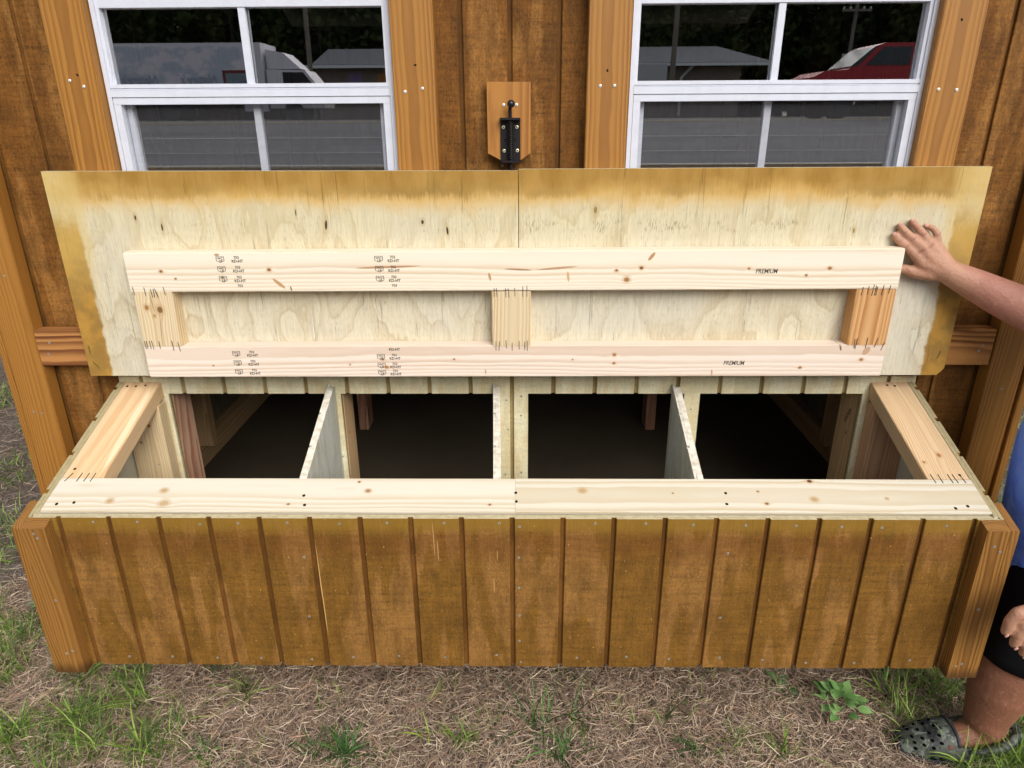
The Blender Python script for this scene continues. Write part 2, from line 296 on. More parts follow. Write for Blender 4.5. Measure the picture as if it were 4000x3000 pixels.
# ------------------------------------------------------------------ object helpers
ROOTW = {}
def tag(o, label=None, cat=None, group=None, kind=None):
    for k, v in (('label', label), ('category', cat), ('group', group), ('kind', kind)):
        if v: o[k] = v
    return o
def thing(name, label, cat, loc, group=None):
    o = bpy.data.objects.new(name, None); COL.objects.link(o); o.location = Vector(loc)*I; o.empty_display_size = .05
    ROOTW[o.name] = Matrix.Translation(Vector(loc)*I); return tag(o, label, cat, group)
def put(name, me, mat, parent=None, mw=None, label=None, smooth=False):
    o = bpy.data.objects.new(name, me); COL.objects.link(o)
    if mat is not None and not me.materials:
        for q in (mat if isinstance(mat, (list, tuple)) else [mat]): me.materials.append(q)
    mw = mw or Matrix.Identity(4)
    o.matrix_basis = mw; ROOTW[o.name] = mw
    if parent is not None:
        o.parent = parent; o.matrix_parent_inverse = ROOTW[parent.name].inverted()
    if label: o['label'] = label
    if smooth:
        for p in me.polygons: p.use_smooth = True
    return o
def mesh_from(name, V, Fc):
    me = bpy.data.meshes.new(name); me.from_pydata([tuple(Vector(v)*I) for v in V], [], Fc); me.update(); return me
BOXF = [(0, 3, 2, 1), (4, 5, 6, 7), (0, 1, 5, 4), (1, 2, 6, 5), (2, 3, 7, 6), (3, 0, 4, 7)]
def boxv(a, b):
    (x0, y0, z0), (x1, y1, z1) = a, b
    return [(x0, y0, z0), (x1, y0, z0), (x1, y1, z0), (x0, y1, z0), (x0, y0, z1), (x1, y0, z1), (x1, y1, z1), (x0, y1, z1)]
def boxes_mesh(name, bl):
    V, Fc = [], []
    for a, b in bl:
        n = len(V); V += boxv(a, b); Fc += [tuple(i+n for i in f) for f in BOXF]
    return mesh_from(name, V, Fc)
def boxes(name, bl, mat, parent=None, label=None):
    """Axis aligned boxes joined as one piece; origin at the first box's centre so object coordinates stay local."""
    a, b = bl[0]; c = [(p+q)/2 for p, q in zip(a, b)]
    me = boxes_mesh(name, [([p-q for p, q in zip(a, c)], [p-q for p, q in zip(b, c)]) for a, b in bl])
    return put(name, me, mat, parent, Matrix.Translation(Vector(c)*I), label)
def basis(c, xd, yd):
    xd = Vector(xd).normalized(); yd = Vector(yd); yd = (yd - xd*yd.dot(xd)).normalized(); zd = xd.cross(yd)
    c = Vector(c)*I
    return Matrix(((xd.x, yd.x, zd.x, c.x), (xd.y, yd.y, zd.y, c.y), (xd.z, yd.z, zd.z, c.z), (0, 0, 0, 1)))
def board(name, parent, c, L, Wd, T, xd, yd, mat, ease=.06, label=None, cuts=0):
    """A piece of lumber: length along xd, width along yd, thickness square to both; arrises eased."""
    bm = bmesh.new(); bmesh.ops.create_cube(bm, size=1)
    for v in bm.verts: v.co = Vector((v.co.x*L, v.co.y*Wd, v.co.z*T))*I
    if ease: bmesh.ops.bevel(bm, geom=[e for e in bm.edges if abs((e.verts[0].co-e.verts[1].co).x) > 1e-6], offset=ease*I, segments=2, affect='EDGES')
    me = bpy.data.meshes.new(name); bm.to_mesh(me); bm.free()
    return put(name, me, mat, parent, basis(c, xd, yd), label)
def prism(name, poly, axis, a, b, mat, parent=None, label=None, mw=None):
    """Polygon in the two other axes, extruded along axis from a to b."""
    def P(p, t):
        return {'x': (t, p[0], p[1]), 'y': (p[0], t, p[1]), 'z': (p[0], p[1], t)}[axis]
    n = len(poly); V = [P(p, a) for p in poly] + [P(p, b) for p in poly]
    Fc = [tuple(range(n)), tuple(range(2*n-1, n-1, -1))] + [(i, n+i, n+(i+1) % n, (i+1) % n) for i in range(n)]
    c = Vector(V[0]); me = mesh_from(name, [Vector(v)-c for v in V], Fc)
    bm = bmesh.new(); bm.from_mesh(me); bmesh.ops.recalc_face_normals(bm, faces=bm.faces); bm.to_mesh(me); bm.free()
    return put(name, me, mat, parent, Matrix.Translation(c*I), label)
def disc_mesh(name, r, h, seg=12, recess=True):
    V, Fc = [(0, 0, h*.55 if recess else h)], []
    for i in range(seg): t = 2*math.pi*i/seg; V.append((r*.45*math.cos(t), r*.45*math.sin(t), h*.55 if recess else h))
    for i in range(seg): t = 2*math.pi*i/seg; V.append((r*.6*math.cos(t), r*.6*math.sin(t), h))
    for i in range(seg): t = 2*math.pi*i/seg; V.append((r*math.cos(t), r*math.sin(t), h*.6))
    for i in range(seg): t = 2*math.pi*i/seg; V.append((r*math.cos(t), r*math.sin(t), -.02))
    s = seg
    for i in range(s):
        j = (i+1) % s; Fc.append((0, 1+i, 1+j))
        for k in range(3): Fc.append((1+k*s+i, 1+(k+1)*s+i, 1+(k+1)*s+j, 1+k*s+j))
    return mesh_from(name, V, Fc)
SCREW = disc_mesh('screw', .105, .035); SCREW.materials.append(M['nail']); SCREW.materials.append(M['hole'])
for i, p in enumerate(SCREW.polygons):
    if p.center.to_2d().length < .05*I: p.material_index = 1
HEAD = disc_mesh('bright_screw', .13, .07, recess=False); HEAD.materials.append(M['nail_bright'])
ZINC = disc_mesh('zinc_screw', .135, .05); ZINC.materials.append(M['yellow_zinc']); ZINC.materials.append(M['hole'])
for p in ZINC.polygons:
    if p.center.to_2d().length < .06*I: p.material_index = 1
SUNK = disc_mesh('sunk_screw', .12, .012, recess=False); SUNK.materials.append(M['hole'])
def screws(parent, pts, mesh, nrm=(0, -1, 0), name='screw', sx=1.0):
    n = Vector(nrm).normalized(); q = n.to_track_quat('Z', 'Y').to_matrix().to_4x4()
    for p in pts:
        put(name, mesh, None, parent, Matrix.Translation(Vector(p)*I) @ q @ Matrix.Rotation(random.random()*3, 4, 'Z') @ Matrix.Diagonal((sx, 1, 1, 1)))
def lathe_tube(name, pts, radii, seg=14, cap=True):
    pts = [Vector(p) for p in pts]; V, Fc = [], []; n = len(pts); up = None
    for i, p in enumerate(pts):
        t = (pts[min(i+1, n-1)]-pts[max(i-1, 0)]).normalized()
        if up is None: up = t.orthogonal().normalized()
        up = (up - t*up.dot(t)).normalized(); sd_ = t.cross(up)
        for k in range(seg):
            a = 2*math.pi*k/seg; V.append(p+(up*math.cos(a)+sd_*math.sin(a))*radii[i])
    for i in range(n-1):
        for k in range(seg):
            j = (k+1) % seg; Fc.append((i*seg+k, i*seg+j, (i+1)*seg+j, (i+1)*seg+k))
    if cap: Fc += [tuple(range(seg-1, -1, -1)), tuple((n-1)*seg+k for k in range(seg))]
    return mesh_from(name, V, Fc)
def text(name, body, c, size, mat, parent, bold=0.0, sx=1.0, shear=0.0, rot=None, align='LEFT'):
    cu = bpy.data.curves.new(name, 'FONT'); cu.body = body; cu.size = size*I; cu.shear = shear; cu.offset = bold*I; cu.extrude = .004*I; cu.align_x = align; cu.resolution_u = 3
    tmp = bpy.data.objects.new(name, cu); COL.objects.link(tmp); dg = bpy.context.evaluated_depsgraph_get()
    me = bpy.data.meshes.new_from_object(tmp.evaluated_get(dg)); bpy.data.objects.remove(tmp)
    rm = rot or Matrix.Rotation(math.pi/2, 4, 'X')
    return put(name, me, mat, parent, Matrix.Translation(Vector(c)*I) @ rm @ Matrix.Diagonal((sx, 1, 1, 1)))

TS = math.tan(0.347); CS, SS = math.cos(.347), math.sin(.347); D = 15.4
def zs(y): return TS*(y+D)
GZ = -24.0
def gz(y):
    t = min(1, max(0, (-y-150)/550)); return GZ + 49*t

# ================================================================== SETTING: ground
def ground_sheet():
    xs = np.unique(np.concatenate([np.linspace(-4000, 4000, 41), np.linspace(-120, 120, 161)]))
    ys = np.unique(np.concatenate([np.linspace(-4000, 4000, 41), np.linspace(-60, 90, 101), [-150, -700]]))
    V = []
    for y in ys:
        for x in xs:
            z = gz(y)
            if abs(x) < 119 and -60 < y < 90:
                z += .45*(mn.noise((x*.13, y*.13, 0)))+.22*mn.noise((x*.5, y*.5, 3))
            V.append((x, y, z))
    nx = len(xs); Fc = [(j*nx+i, j*nx+i+1, (j+1)*nx+i+1, (j+1)*nx+i) for j in range(len(ys)-1) for i in range(nx-1)]
    g = G_('dry_soil'); v = g.pos(); x, y, z = g.sep(v)
    n = g.noise(v, .25, 5, .6); n2 = g.noise(v, 2.5, 4, .65); n3 = g.noise(v, 9.0, 3, .6)
    col = g.mix(g.sm(n2, .3, .7), lin('#564a40', 1.0), lin('#84766a', 1.1)); col = g.mix(g.sm(n, .45, .65, 0, .6), col, lin('#8b8078', 1.1))
    col = g.mix(g.sm(n3, .55, .75, 0, .55), col, lin('#3a3028', 1.1))
    far = g.sm(g.m('ABSOLUTE', g.add(y, 0.0)), 110, 180)
    col = g.mix(g.mul(far, .75), col, g.mix(g.sm(n, .4, .6), lin('#4d5a2c', .7), lin('#6a6240', .7)))
    me = mesh_from('ground', V, Fc)
    o = put('ground', me, g.fin(col, .95, bump=g.add(n2, g.mul(n3, .5)), bd=.5, spec=.1), smooth=True)
    tag(o, kind='structure'); return o
ground_sheet()
def gh(x, y): return gz(y)+.45*(mn.noise((x*.13, y*.13, 0)))+.22*mn.noise((x*.5, y*.5, 3))

# road across the way (seen only mirrored in the panes)
def road():
    ys = [-330, -500, -700, -1100, -1500]; V = []; Fc = []
    for i, y in enumerate(ys): V += [(-4000, y, gz(y)+.6), (4000, y, gz(y)+.6)]
    for i in range(len(ys)-1): Fc.append((2*i, 2*i+1, 2*i+3, 2*i+2))
    g = G_('asphalt'); v = g.pos(); n = g.noise(v, .02, 4, .6); n2 = g.noise(v, .6, 3)
    col = g.mix(n, lin('#66666b', 1), lin('#8a8a8e', 1)); col = g.mix(g.sm(g.noise(g.xyz(g.mul(g.sep(v)[0], .0015), g.mul(g.sep(v)[1], .035), 2.0), 1, 4, .7), .40, .64, 0, .45), col, lin('#4c4c52', 1)); col = g.gain(col, g.add(.85, g.mul(n2, .3)))
    o = put('road', mesh_from('road', V, Fc), g.fin(col, .9, spec=.2)); tag(o, kind='structure')
    for y, w, c in ((-410, 4, '#d8d8d2'), (-470, 3, '#c9c9c2'), (-560, 4, '#d8d8d2'), (-690, 5, '#c9b24a'), (-840, 5, '#d8d8d2'), (-1010, 5, '#d8d8d2')):
        o = put('road_marking', mesh_from('road_marking', [(-4000, y, gz(y)+.9), (4000, y, gz(y)+.9), (4000, y-w, gz(y-w)+.9), (-4000, y-w, gz(y-w)+.9)], [(0, 1, 2, 3)]), plain('road_paint', c, .9, .8)); tag(o, kind='structure')
road()

# ================================================================== COOP
coop = thing('chicken_coop', 'brown stained wooden chicken coop with two white windows and orange trim', 'chicken coop', (0, 0, GZ))
OPEN = [(-33.8, -18.5), (-16.9, -1.6), (1.37, 16.5), (18.0, 33.6)]; OTOP, OBOT = 4.35, -11.5
WIN = [(-33.45, -9.7), (9.55, 33.28)]; WTOP, WBOT = 39.0, 23.4
GX0 = -.2
def strips_x(): return [(GX0+4*k+.2, GX0+4*(k+1)-.2) for k in range(-11, 11)]
def minus(rect, holes):
    """Rectangle minus rectangles -> list of rectangles."""
    out = [rect]
    for (hx0, hx1, hz0, hz1) in holes:
        nxt = []
        for (x0, x1, z0, z1) in out:
            if hx1 <= x0 or hx0 >= x1 or hz1 <= z0 or hz0 >= z1: nxt.append((x0, x1, z0, z1)); continue
            if hz1 < z1: nxt.append((x0, x1, hz1, z1))
            if hz0 > z0: nxt.append((x0, x1, z0, hz0))
            a, b = max(z0, hz0), min(z1, hz1)
            if hx0 > x0: nxt.append((x0, hx0, a, b))
            if hx1 < x1: nxt.append((hx1, x1, a, b))
        out = nxt
    return out
def chamf_strip(name, rects, y0, y1, mat, parent, ch=.05):
    V, Fc = [], []
    for (x0, x1, z0, z1) in rects:
        n = len(V)
        V += [(x0+ch, y0, z0), (x1-ch, y0, z0), (x1-ch, y0, z1), (x0+ch, y0, z1), (x0, y0+ch, z0), (x1, y0+ch, z0), (x1, y0+ch, z1), (x0, y0+ch, z1), (x0, y1, z0), (x1, y1, z0), (x1, y1, z1), (x0, y1, z1)]
        Fc += [tuple(i+n for i in f) for f in [(0, 1, 2, 3), (4, 0, 3, 7), (1, 5, 6, 2), (8, 4, 7, 11), (5, 9, 10, 6), (3, 2, 6, 7), (7, 6, 10, 11), (0, 4, 5, 1), (4, 8, 9, 5), (9, 8, 11, 10)]]
    c = Vector((rects[0][0], y0, rects[0][2]))
    return put(name, mesh_from(name, [Vector(v)-c for v in V], Fc), mat, parent, Matrix.Translation(c*I))
def strip_pieces(name, rects, y0, y1, mat, parent):
    rects = sorted(rects, key=lambda r: -r[3]); used = set()
    for i, r in enumerate(rects):
        if i in used: continue
        mate = [j for j, q in enumerate(rects) if j not in used and j > i and abs(q[3]-r[2]) < 1e-6 and q[0] < r[1] and q[1] > r[0]]
        if len(mate) == 1:
            q = rects[mate[0]]; used.add(mate[0])
            pts = [(r[0], r[2]), (r[0], r[3]), (r[1], r[3]), (r[1], r[2]), (q[1], r[2]), (q[1], q[2]), (q[0], q[2]), (q[0], r[2])]
            pl = [p for k, p in enumerate(pts) if abs(p[0]-pts[k-1][0])+abs(p[1]-pts[k-1][1]) > 1e-6]
            prism(name, pl, 'y', y0, y1, mat, parent)
        else: chamf_strip(name, [r], y0, y1, mat, parent)
wall = boxes('front_wall', [((x0, .25, z0), (x1, .6, z1)) for x0, x1, z0, z1 in minus((-47.2, 47.2, 6.2, 47), [(a, b, WBOT, WTOP) for a, b in WIN])] +
             [((-47.2, .25, -19), (-38.5, .6, 6.2)), ((38.5, .25, -19), (47.2, .6, 6.2))], M['groove'], coop)
nback = boxes('nest_back_wall', [((x0, .25, z0), (x1, .6, z1)) for x0, x1, z0, z1 in minus((-38.4, 38.4, -18.5, 6.19), [(a, b, OBOT, OTOP) for a, b in OPEN])], M['raw_groove'], coop)
for (a, b) in strips_x():
    st = minus((a, b, 6.2, 46.8), [(p, q, WBOT, WTOP) for p, q in WIN]); lows = []
    if b < -38.5 or a > 38.5: st = [(a, b, -18.8, 46.8)]
    elif a < -38.5: st += [(a, -38.5, -18.8, 6.2)]; lows = minus((-38.4, b, -18, 6.15), [(p, q, -20, OTOP) for p, q in OPEN])
    elif b > 38.5: st += [(38.5, b, -18.8, 6.2)]; lows = minus((a, 38.4, -18, 6.15), [(p, q, -20, OTOP) for p, q in OPEN])
    else: lows = minus((a, b, -18, 6.15), [(p, q, -20, OTOP) for p, q in OPEN])
    strip_pieces('siding_board', st, 0, .25, M['siding_wall'], wall)
    if lows: strip_pieces('siding_board', lows, .002, .25, M['raw_siding'], nback)
screws(nback, [(-.76, 0, 3.67), (.71, 0, 4.3-.2), (.39+.3, 0, 2.03), (-.6, 0, .54), (-.92, 0, -4.51), (.7, 0, -4.27), (-17.66, 0, 3.46), (-17.32, 0, -2.5), (17.25, 0, 2.72)], SCREW)
# shell of the coop behind the front wall
boxes('side_wall', [((-47.2, .6, -19), (-46.6, 96, 47))], M['interior'], coop); boxes('side_wall', [((46.6, .6, -19), (47.2, 96, 47))], M['interior'], coop)
boxes('back_wall', [((-47.2, 96, -19), (47.2, 96.6, 47))], M['interior'], coop)
boxes('coop_floor', [((-46.6, .62, -19), (46.6, 96, -17.5))], M['coop_floor'], coop)
prism('roof', [(-6, 46.4), (-6, 47.6), (48, 71), (102, 47.6), (102, 46.4), (48, 69.6)], 'x', -52, 52, plain('grey_roof_metal', '#6b6b6b', 1, .5), coop)
prism('gable', [(.6, 47.0), (96, 47.0), (48, 69.5)], 'x', -47.1, -46.6, M['interior'], coop); prism('gable', [(.6, 47.0), (96, 47.0), (48, 69.5)], 'x', 46.6, 47.1, M['interior'], coop)
for x in (-40, 0, 40): board('skid', coop, (x, 48, -21.6), 96, 5, 5, (0, 1, 0), (1, 0, 0), M['stud'])
for s in (-1, 1):
    for y in (3, 26, 50, 74, 93): board('wall_stud', coop, (s*44.8, y+.2, 15), 58, 1.5, 3.5, (0, 0, 1), (0, 1, 0), M['stud'])
    board('bottom_plate', coop, (s*45.7, 48, -15.7), 90, 3.5, 1.5, (0, 1, 0), (0, 0, 1), M['stud'])
for x in (-24.6, 21.2): board('roost_leg', coop, (x, 40, -1.9), 31, 1.5, 3.5, (0, 0, 1), (1, 0, 0), M['stud_red'])
for x0, x1, mt in ((-35.3, -33.8, 'stud_red'), (-18.36, -16.86, 'stud'), (-.9, .6, 'stud'), (16.5, 18.0, 'stud'), (33.6, 35.1, 'stud')):
    board('wall_stud', coop, ((x0+x1)/2, 2.37, 2), 39, 3.5, 1.5, (0, 0, 1), (0, 1, 0), M[mt])
text('grade_stamp', '9045351', (33.59, 1.5, 1.9), .62, M['ink'], coop, .012, sx=.9, rot=Matrix(((0, 0, -1, 0), (.45, .89, 0, 0), (-.89, .45, 0, 0), (0, 0, 0, 1))))
# corner boards, window trim
for s, xa in ((-1, -45.9), (1, 45.5)):
    cb = board('corner_board', coop, (xa, -.752, 13.5), 66.5, 3.1, 1.496, (0, 0, 1), (1, 0, 0), M['post'])
    screws(cb, [(-46.42, -1.5, 3.06), (-45.64, -1.5, 2.9), (-45.64, -1.5, 16.33)] if s < 0 else [(45.57, -1.5, 5.43)], SCREW)
    board('side_trim', coop, (s*47.75, 1.0, 13.5), 66.5, 5.0, .72, (0, 0, 1), (0, 1, 0), M['post'])
TR = [(-37.0, -33.56), (-9.6, -6.18), (6.02, 9.4), (33.28, 36.65)]
TN = [[(-35.84, 32.31), (-34.79, 31.86)], [(-8.68, 31.32), (-7.26, 31.55)], [(7.08, 31.65), (8.22, 31.66)], [(34.12, 31.23), (35.57, 31.18)]]
TH = [(-35.11, 32.72), (-7.74, 33.28), (7.61, 32.78), (34.83, 36.2)]
for (a, b), ns, hl in zip(TR, TN, TH):
    t = board('window_trim', coop, ((a+b)/2, -.752, 30.6), 31, b-a, 1.496, (0, 0, 1), (1, 0, 0), M['trim'])
    screws(t, [(p[0], -1.5, p[1]) for p in ns], HEAD); screws(t, [(hl[0], -1.5, hl[1])], SUNK, name='screw_hole', sx=.7)
for (a, b, mt, ns) in ((-44.33, -36, 'block_left', [(-43.12, 10.05), (-43.48, 8.94)]), (36, 43.75, 'block_right', [(42.79, 9.68), (42.56, 9.2)])):
    t = board('cross_block', coop, ((a+b)/2, -.752, 9.5), b-a, 3.4, 1.496, (1, 0, 0), (0, 0, 1), M[mt]); screws(t, [(p[0], -1.5, p[1]) for p in ns], SCREW)
# windows
def window(x0, x1, mul):
    w = thing('window', None, None, (x0, 0, WBOT)); w.parent = coop; w.matrix_parent_inverse = ROOTW[coop.name].inverted()
    f0, f1, yb = -.75, -.45, .9
    def fr(n, bl):
        for q in bl: boxes(n, [q], M['frame'], w)
    # outer frame: jambs, head, sill
    fr('frame', [((x0, f0, WBOT), (x0+.34, yb, WTOP)), ((x1-.34, f0, WBOT), (x1, yb, WTOP)), ((x0+.34, f0, WTOP-.5), (x1-.34, yb, WTOP)), ((x0+.34, f0, WBOT), (x1-.34, yb, WBOT+.6))])
    # upper sash
    fr('upper_sash', [((x0+.35, -.60, 31.72), (x0+.62, .3, WTOP-.52)), ((x1-.62, -.60, 31.72), (x1-.35, .3, WTOP-.52)), ((x0+.62, -.60, 37.62), (x1-.62, .3, WTOP-.52)),
                      ((x0+.35, -.72, 31.74), (x1-.35, .3, 32.04)), ((x0+.36, -.66, 31.62), (x1-.36, .2, 31.72)), ((x0+.35, -.78, 31.06), (x1-.35, .3, 31.60))])
    fr('muntin', [((mul-.28, -.52, 32.05), (mul+.28, -.18, 37.61))])
    put('pane', mesh_from('pane', [(x0+.6, -.05, 32.0), (x1-.6, -.05, 32.0), (x1-.6, -.05, 37.66), (x0+.6, -.05, 37.66)], [(0, 1, 2, 3)]), M['glass'], w)
    # screen frame and lower sash
    fr('screen_frame', [((x0+.38, -.70, 30.5), (x1-.38, .05, 31.02)), ((x0+.38, -.70, WBOT+.6), (x0+.95, .05, 30.49)), ((x1-.95, -.70, WBOT+.6), (x1-.38, .05, 30.49))])
    fr('lower_sash', [((x0+.95, .1, WBOT+.6), (x0+1.4, .8, 31)), ((x1-1.4, .1, WBOT+.6), (x1-.95, .8, 31)), ((x0+1.4, .1, WBOT+.6), (x1-1.4, .8, WBOT+1.3)), ((x0+1.4, .1, 30.5), (x1-1.4, .8, 31))])
    fr('muntin', [((mul-.28, .12, WBOT+1.3), (mul+.28, .42, 30.5))])
    put('screen', mesh_from('screen', [(x0+.93, -.25, WBOT+.6), (x1-.93, -.25, WBOT+.6), (x1-.93, -.25, 30.52), (x0+.93, -.25, 30.52)], [(0, 1, 2, 3)]), M['screen'], w)
    put('pane', mesh_from('pane', [(x0+1.38, .46, WBOT+1.2), (x1-1.38, .46, WBOT+1.2), (x1-1.38, .46, 30.52), (x0+1.38, .46, 30.52)], [(0, 1, 2, 3)]), M['glass'], w)
window(WIN[0][0], WIN[0][1], -21.5); window(WIN[1][0], WIN[1][1], 21.25)

# ================================================================== NEST BOX
nest = thing('nest_box', 'long open nest box with raised lid on the coop wall', 'nest box', (0, -8, -14.76))
ZB = -14.76
fp = boxes('front_panel', [((-38.35, -15.15, ZB+.05), (38.1, -14.8, -.02))], [M['groove'], M['plyedge']], nest)
for p in fp.data.polygons:
    if p.normal.z > .9: p.material_index = 1
def two_mat(o, m2, pick):
    o.data.materials.append(m2)
    for p in o.data.polygons:
        if pick(p): p.material_index = 1
edges = [-38.35] + [4*k for k in range(-9, 10)] + [38.1]
for i, (a, b) in enumerate(zip(edges[:-1], edges[1:])):
    aa = a+.2 if i else a; bb = b-.2 if i < len(edges)-2 else b
    j = random.uniform(-.06, .06)
    o = chamf_strip('siding_board', [(aa, bb, ZB+j*.6, -.0+j*.25)], -15.4, -15.15, M['siding_front'], fp); two_mat(o, M['plyedge'], lambda p: p.normal.z > .9)
screws(fp, [(x, -15.4, z) for x, z in [(-33.24, -.39), (-29.71, -.38), (-24.75, -.56), (-21.68, -.47), (-17.77, -.41), (-13.63, -.48), (-9.86, -.4), (-5.36, -.4), (-.99, -.4), (.58, -.71), (6.53, -.4), (10.48, -.4), (14.2, -.5), (18.31, -.54), (22.23, -.56), (25.77, -.65), (28.91, -.72), (33.88, -.53),
    (-16.79, -3.62), (-17.04, -9.55), (-33.16, -13.92), (-29.41, -13.9), (-25.51, -14.01), (-21.71, -13.99), (-17.34, -14.1), (-13.72, -13.84), (-9.78, -13.68), (-5.81, -13.81), (-1.39, -13.52), (.67, -14.27), (.53, -3.62), (.53, -6.55), (.56, -9.35), (.55, -12.02), (5.46, -13.78), (9.68, -13.65), (13.32, -13.86), (17.61, -13.68), (21.27, -13.9), (24.99, -14.19), (29.08, -14.19), (33.73, -13.86), (17.19, -3.14), (17.23, -9.48)]], SCREW)
# side panels: backing sheet and boards with sloped tops
for s in (-1, 1):
    xo, xi, xm = (-38.4, -37.8, -38.13) if s < 0 else (38.2, 37.62, 37.93)
    pn = prism('side_panel', [(-15.1, ZB), (-.01, ZB), (-.01, zs(-.01)), (-15.1, zs(-15.1))], 'x', xm, xi, [M['inner_ply'], M['plyedge_side']], nest)
    for p in pn.data.polygons:
        if p.normal.z > .5: p.material_index = 1
    yn = [-.01, -.9, -4.9, -8.9, -12.9, -15.38]
    for i in range(5):
        b, a = yn[i]-(.2 if i else 0), yn[i+1]+(.2 if i < 4 else 0)
        o = prism('siding_board', [(a, ZB), (b, ZB), (b, zs(b)+.02), (a, zs(a)+.02)], 'x', xo, xm-s*.002, M['siding_front'], pn); two_mat(o, M['plyedge_side'], lambda p: p.normal.z > .5)
# corner trim of the box
for s in (-1, 1):
    xa, xb = (-38.42, -36.5) if s < 0 else (36.4, 38.18)
    yf, yk = -16.42, -15.42
    o = prism('corner_trim', [(yf, ZB), (yk, ZB), (yk, zs(yk)), (yf, zs(yf))], 'x', xa, xb, M['boxtrim'], nest)
    def relocal(o, c, xd, yd):
        mw = basis(c, xd, yd); inv = mw.inverted() @ o.matrix_basis; o.data.transform(inv); o.matrix_basis = mw; ROOTW[o.name] = mw
        if o.parent: o.matrix_parent_inverse = ROOTW[o.parent.name].inverted()
    relocal(o, ((xa+xb)/2, -15.9, -7.5), (0, 0, 1), (1, 0, 0))
    screws(o, [(x, yf, z) for x, z in ([(-37.46, -.84), (-37.25, -1.25), (-37.31, -7.2), (-37.7, -12.68), (-37.13, -12.4)] if s < 0 else [(37.23, -1.73), (37.75, -2.21), (37.41, -7.68), (36.92, -13.5), (37.36, -13.26)])], SCREW)
    xc, xd_ = (-39.12, -38.44) if s < 0 else (38.22, 38.85)
    o = prism('corner_trim', [(yf+.01, ZB+.02), (-13.8, ZB+.02), (-13.8, zs(-13.8)), (yf+.01, zs(yf))], 'x', xc, xd_, M['boxtrim'], nest)
    relocal(o, ((xc+xd_)/2, -15.1, -7.5), (0, 0, 1), (0, 1, 0))
# top rails lie on the slope
nrm = Vector((0, -SS, CS))
def on_slope(x, y, dn=0.0): return Vector((x, y, zs(y))) - nrm*dn
fr = board('front_rail', nest, on_slope(-18.76, -14.78+1.75*CS, .75), 38.0, 3.5, 1.5, (1, 0, 0), (0, CS, SS), M['front_rail'], .05)
board('front_rail', nest, on_slope(18.93, -14.78+1.75*CS, .735), 37.36, 3.5, 1.5, (1, 0, -.0006), (0, CS, SS), M['front_rail_right'], .05)
screws(fr, [on_slope(x, y, -.02) for x, y in [(-36.77, -14.12), (-35.43, -13.98), (-16.95, -13.25), (-16.66, -14.16), (.28, -12.94), (.33, -13.79), (17.25, -12.93), (17.1, -13.98), (34.99, -14.33), (36.04, -14.13)]], SUNK, nrm, sx=1.1)
yend = -14.78+3.5*CS
Lr = (yend - (-.03)); mid = (yend-.03)/2
for s, xm, mt, ns in ((-1, -36.03, 'side_rail_left', [(-37.32, -.58), (-36.48, -.59), (-35.6, -.47), (-37.16, -10.57)]), (1, 35.86, 'side_rail_right', [(35.5, -.45), (36.18, -.56), (36.96, -11.06)])):
    o = board('side_rail', nest, on_slope(xm, mid, .752), (-.03-yend)/CS, 3.47, 1.5, (0, CS, SS), (1, 0, 0) if s > 0 else (-1, 0, 0), M[mt], .05)
    screws(o, [on_slope(x, y, -.004) for x, y in ns], SUNK, nrm)
    o = board('corner_post', nest, (s*35.9, -.79, -5.4), 18.0, 3.45, 1.5, (0, 0, 1), (1, 0, 0), M['stud_pale' if s < 0 else 'stud_pink'])
    screws(o, [(s*35.9, -1.54, 1.4), (s*35.3, -1.54, -2.6)], SCREW)
# staples over the rail joints
def staple(c, length, ang=0.0, parent=None, n=(0, -1, 0), along=(0, 0, 1), mat='staple', w=.045):
    a = Vector(along); nn = Vector(n); b = a.cross(nn); a2 = (a*math.cos(ang)+b*math.sin(ang))
    c = Vector(c)+nn*.012
    board('staple', parent, c, length, w, .04, a2, a2.cross(nn), M[mat], 0)
for x, a in ((-37.2, .5), (-36.3, .1), (-35.7, .1), (-35.15, .1), (34.6, -.1), (35.2, -.05), (36.0, -.1), (36.4, -.15), (37.0, -.2)):
    staple(on_slope(x, yend+.05, 0), .95, a*.6, nest, nrm, (0, CS, SS), w=.06)
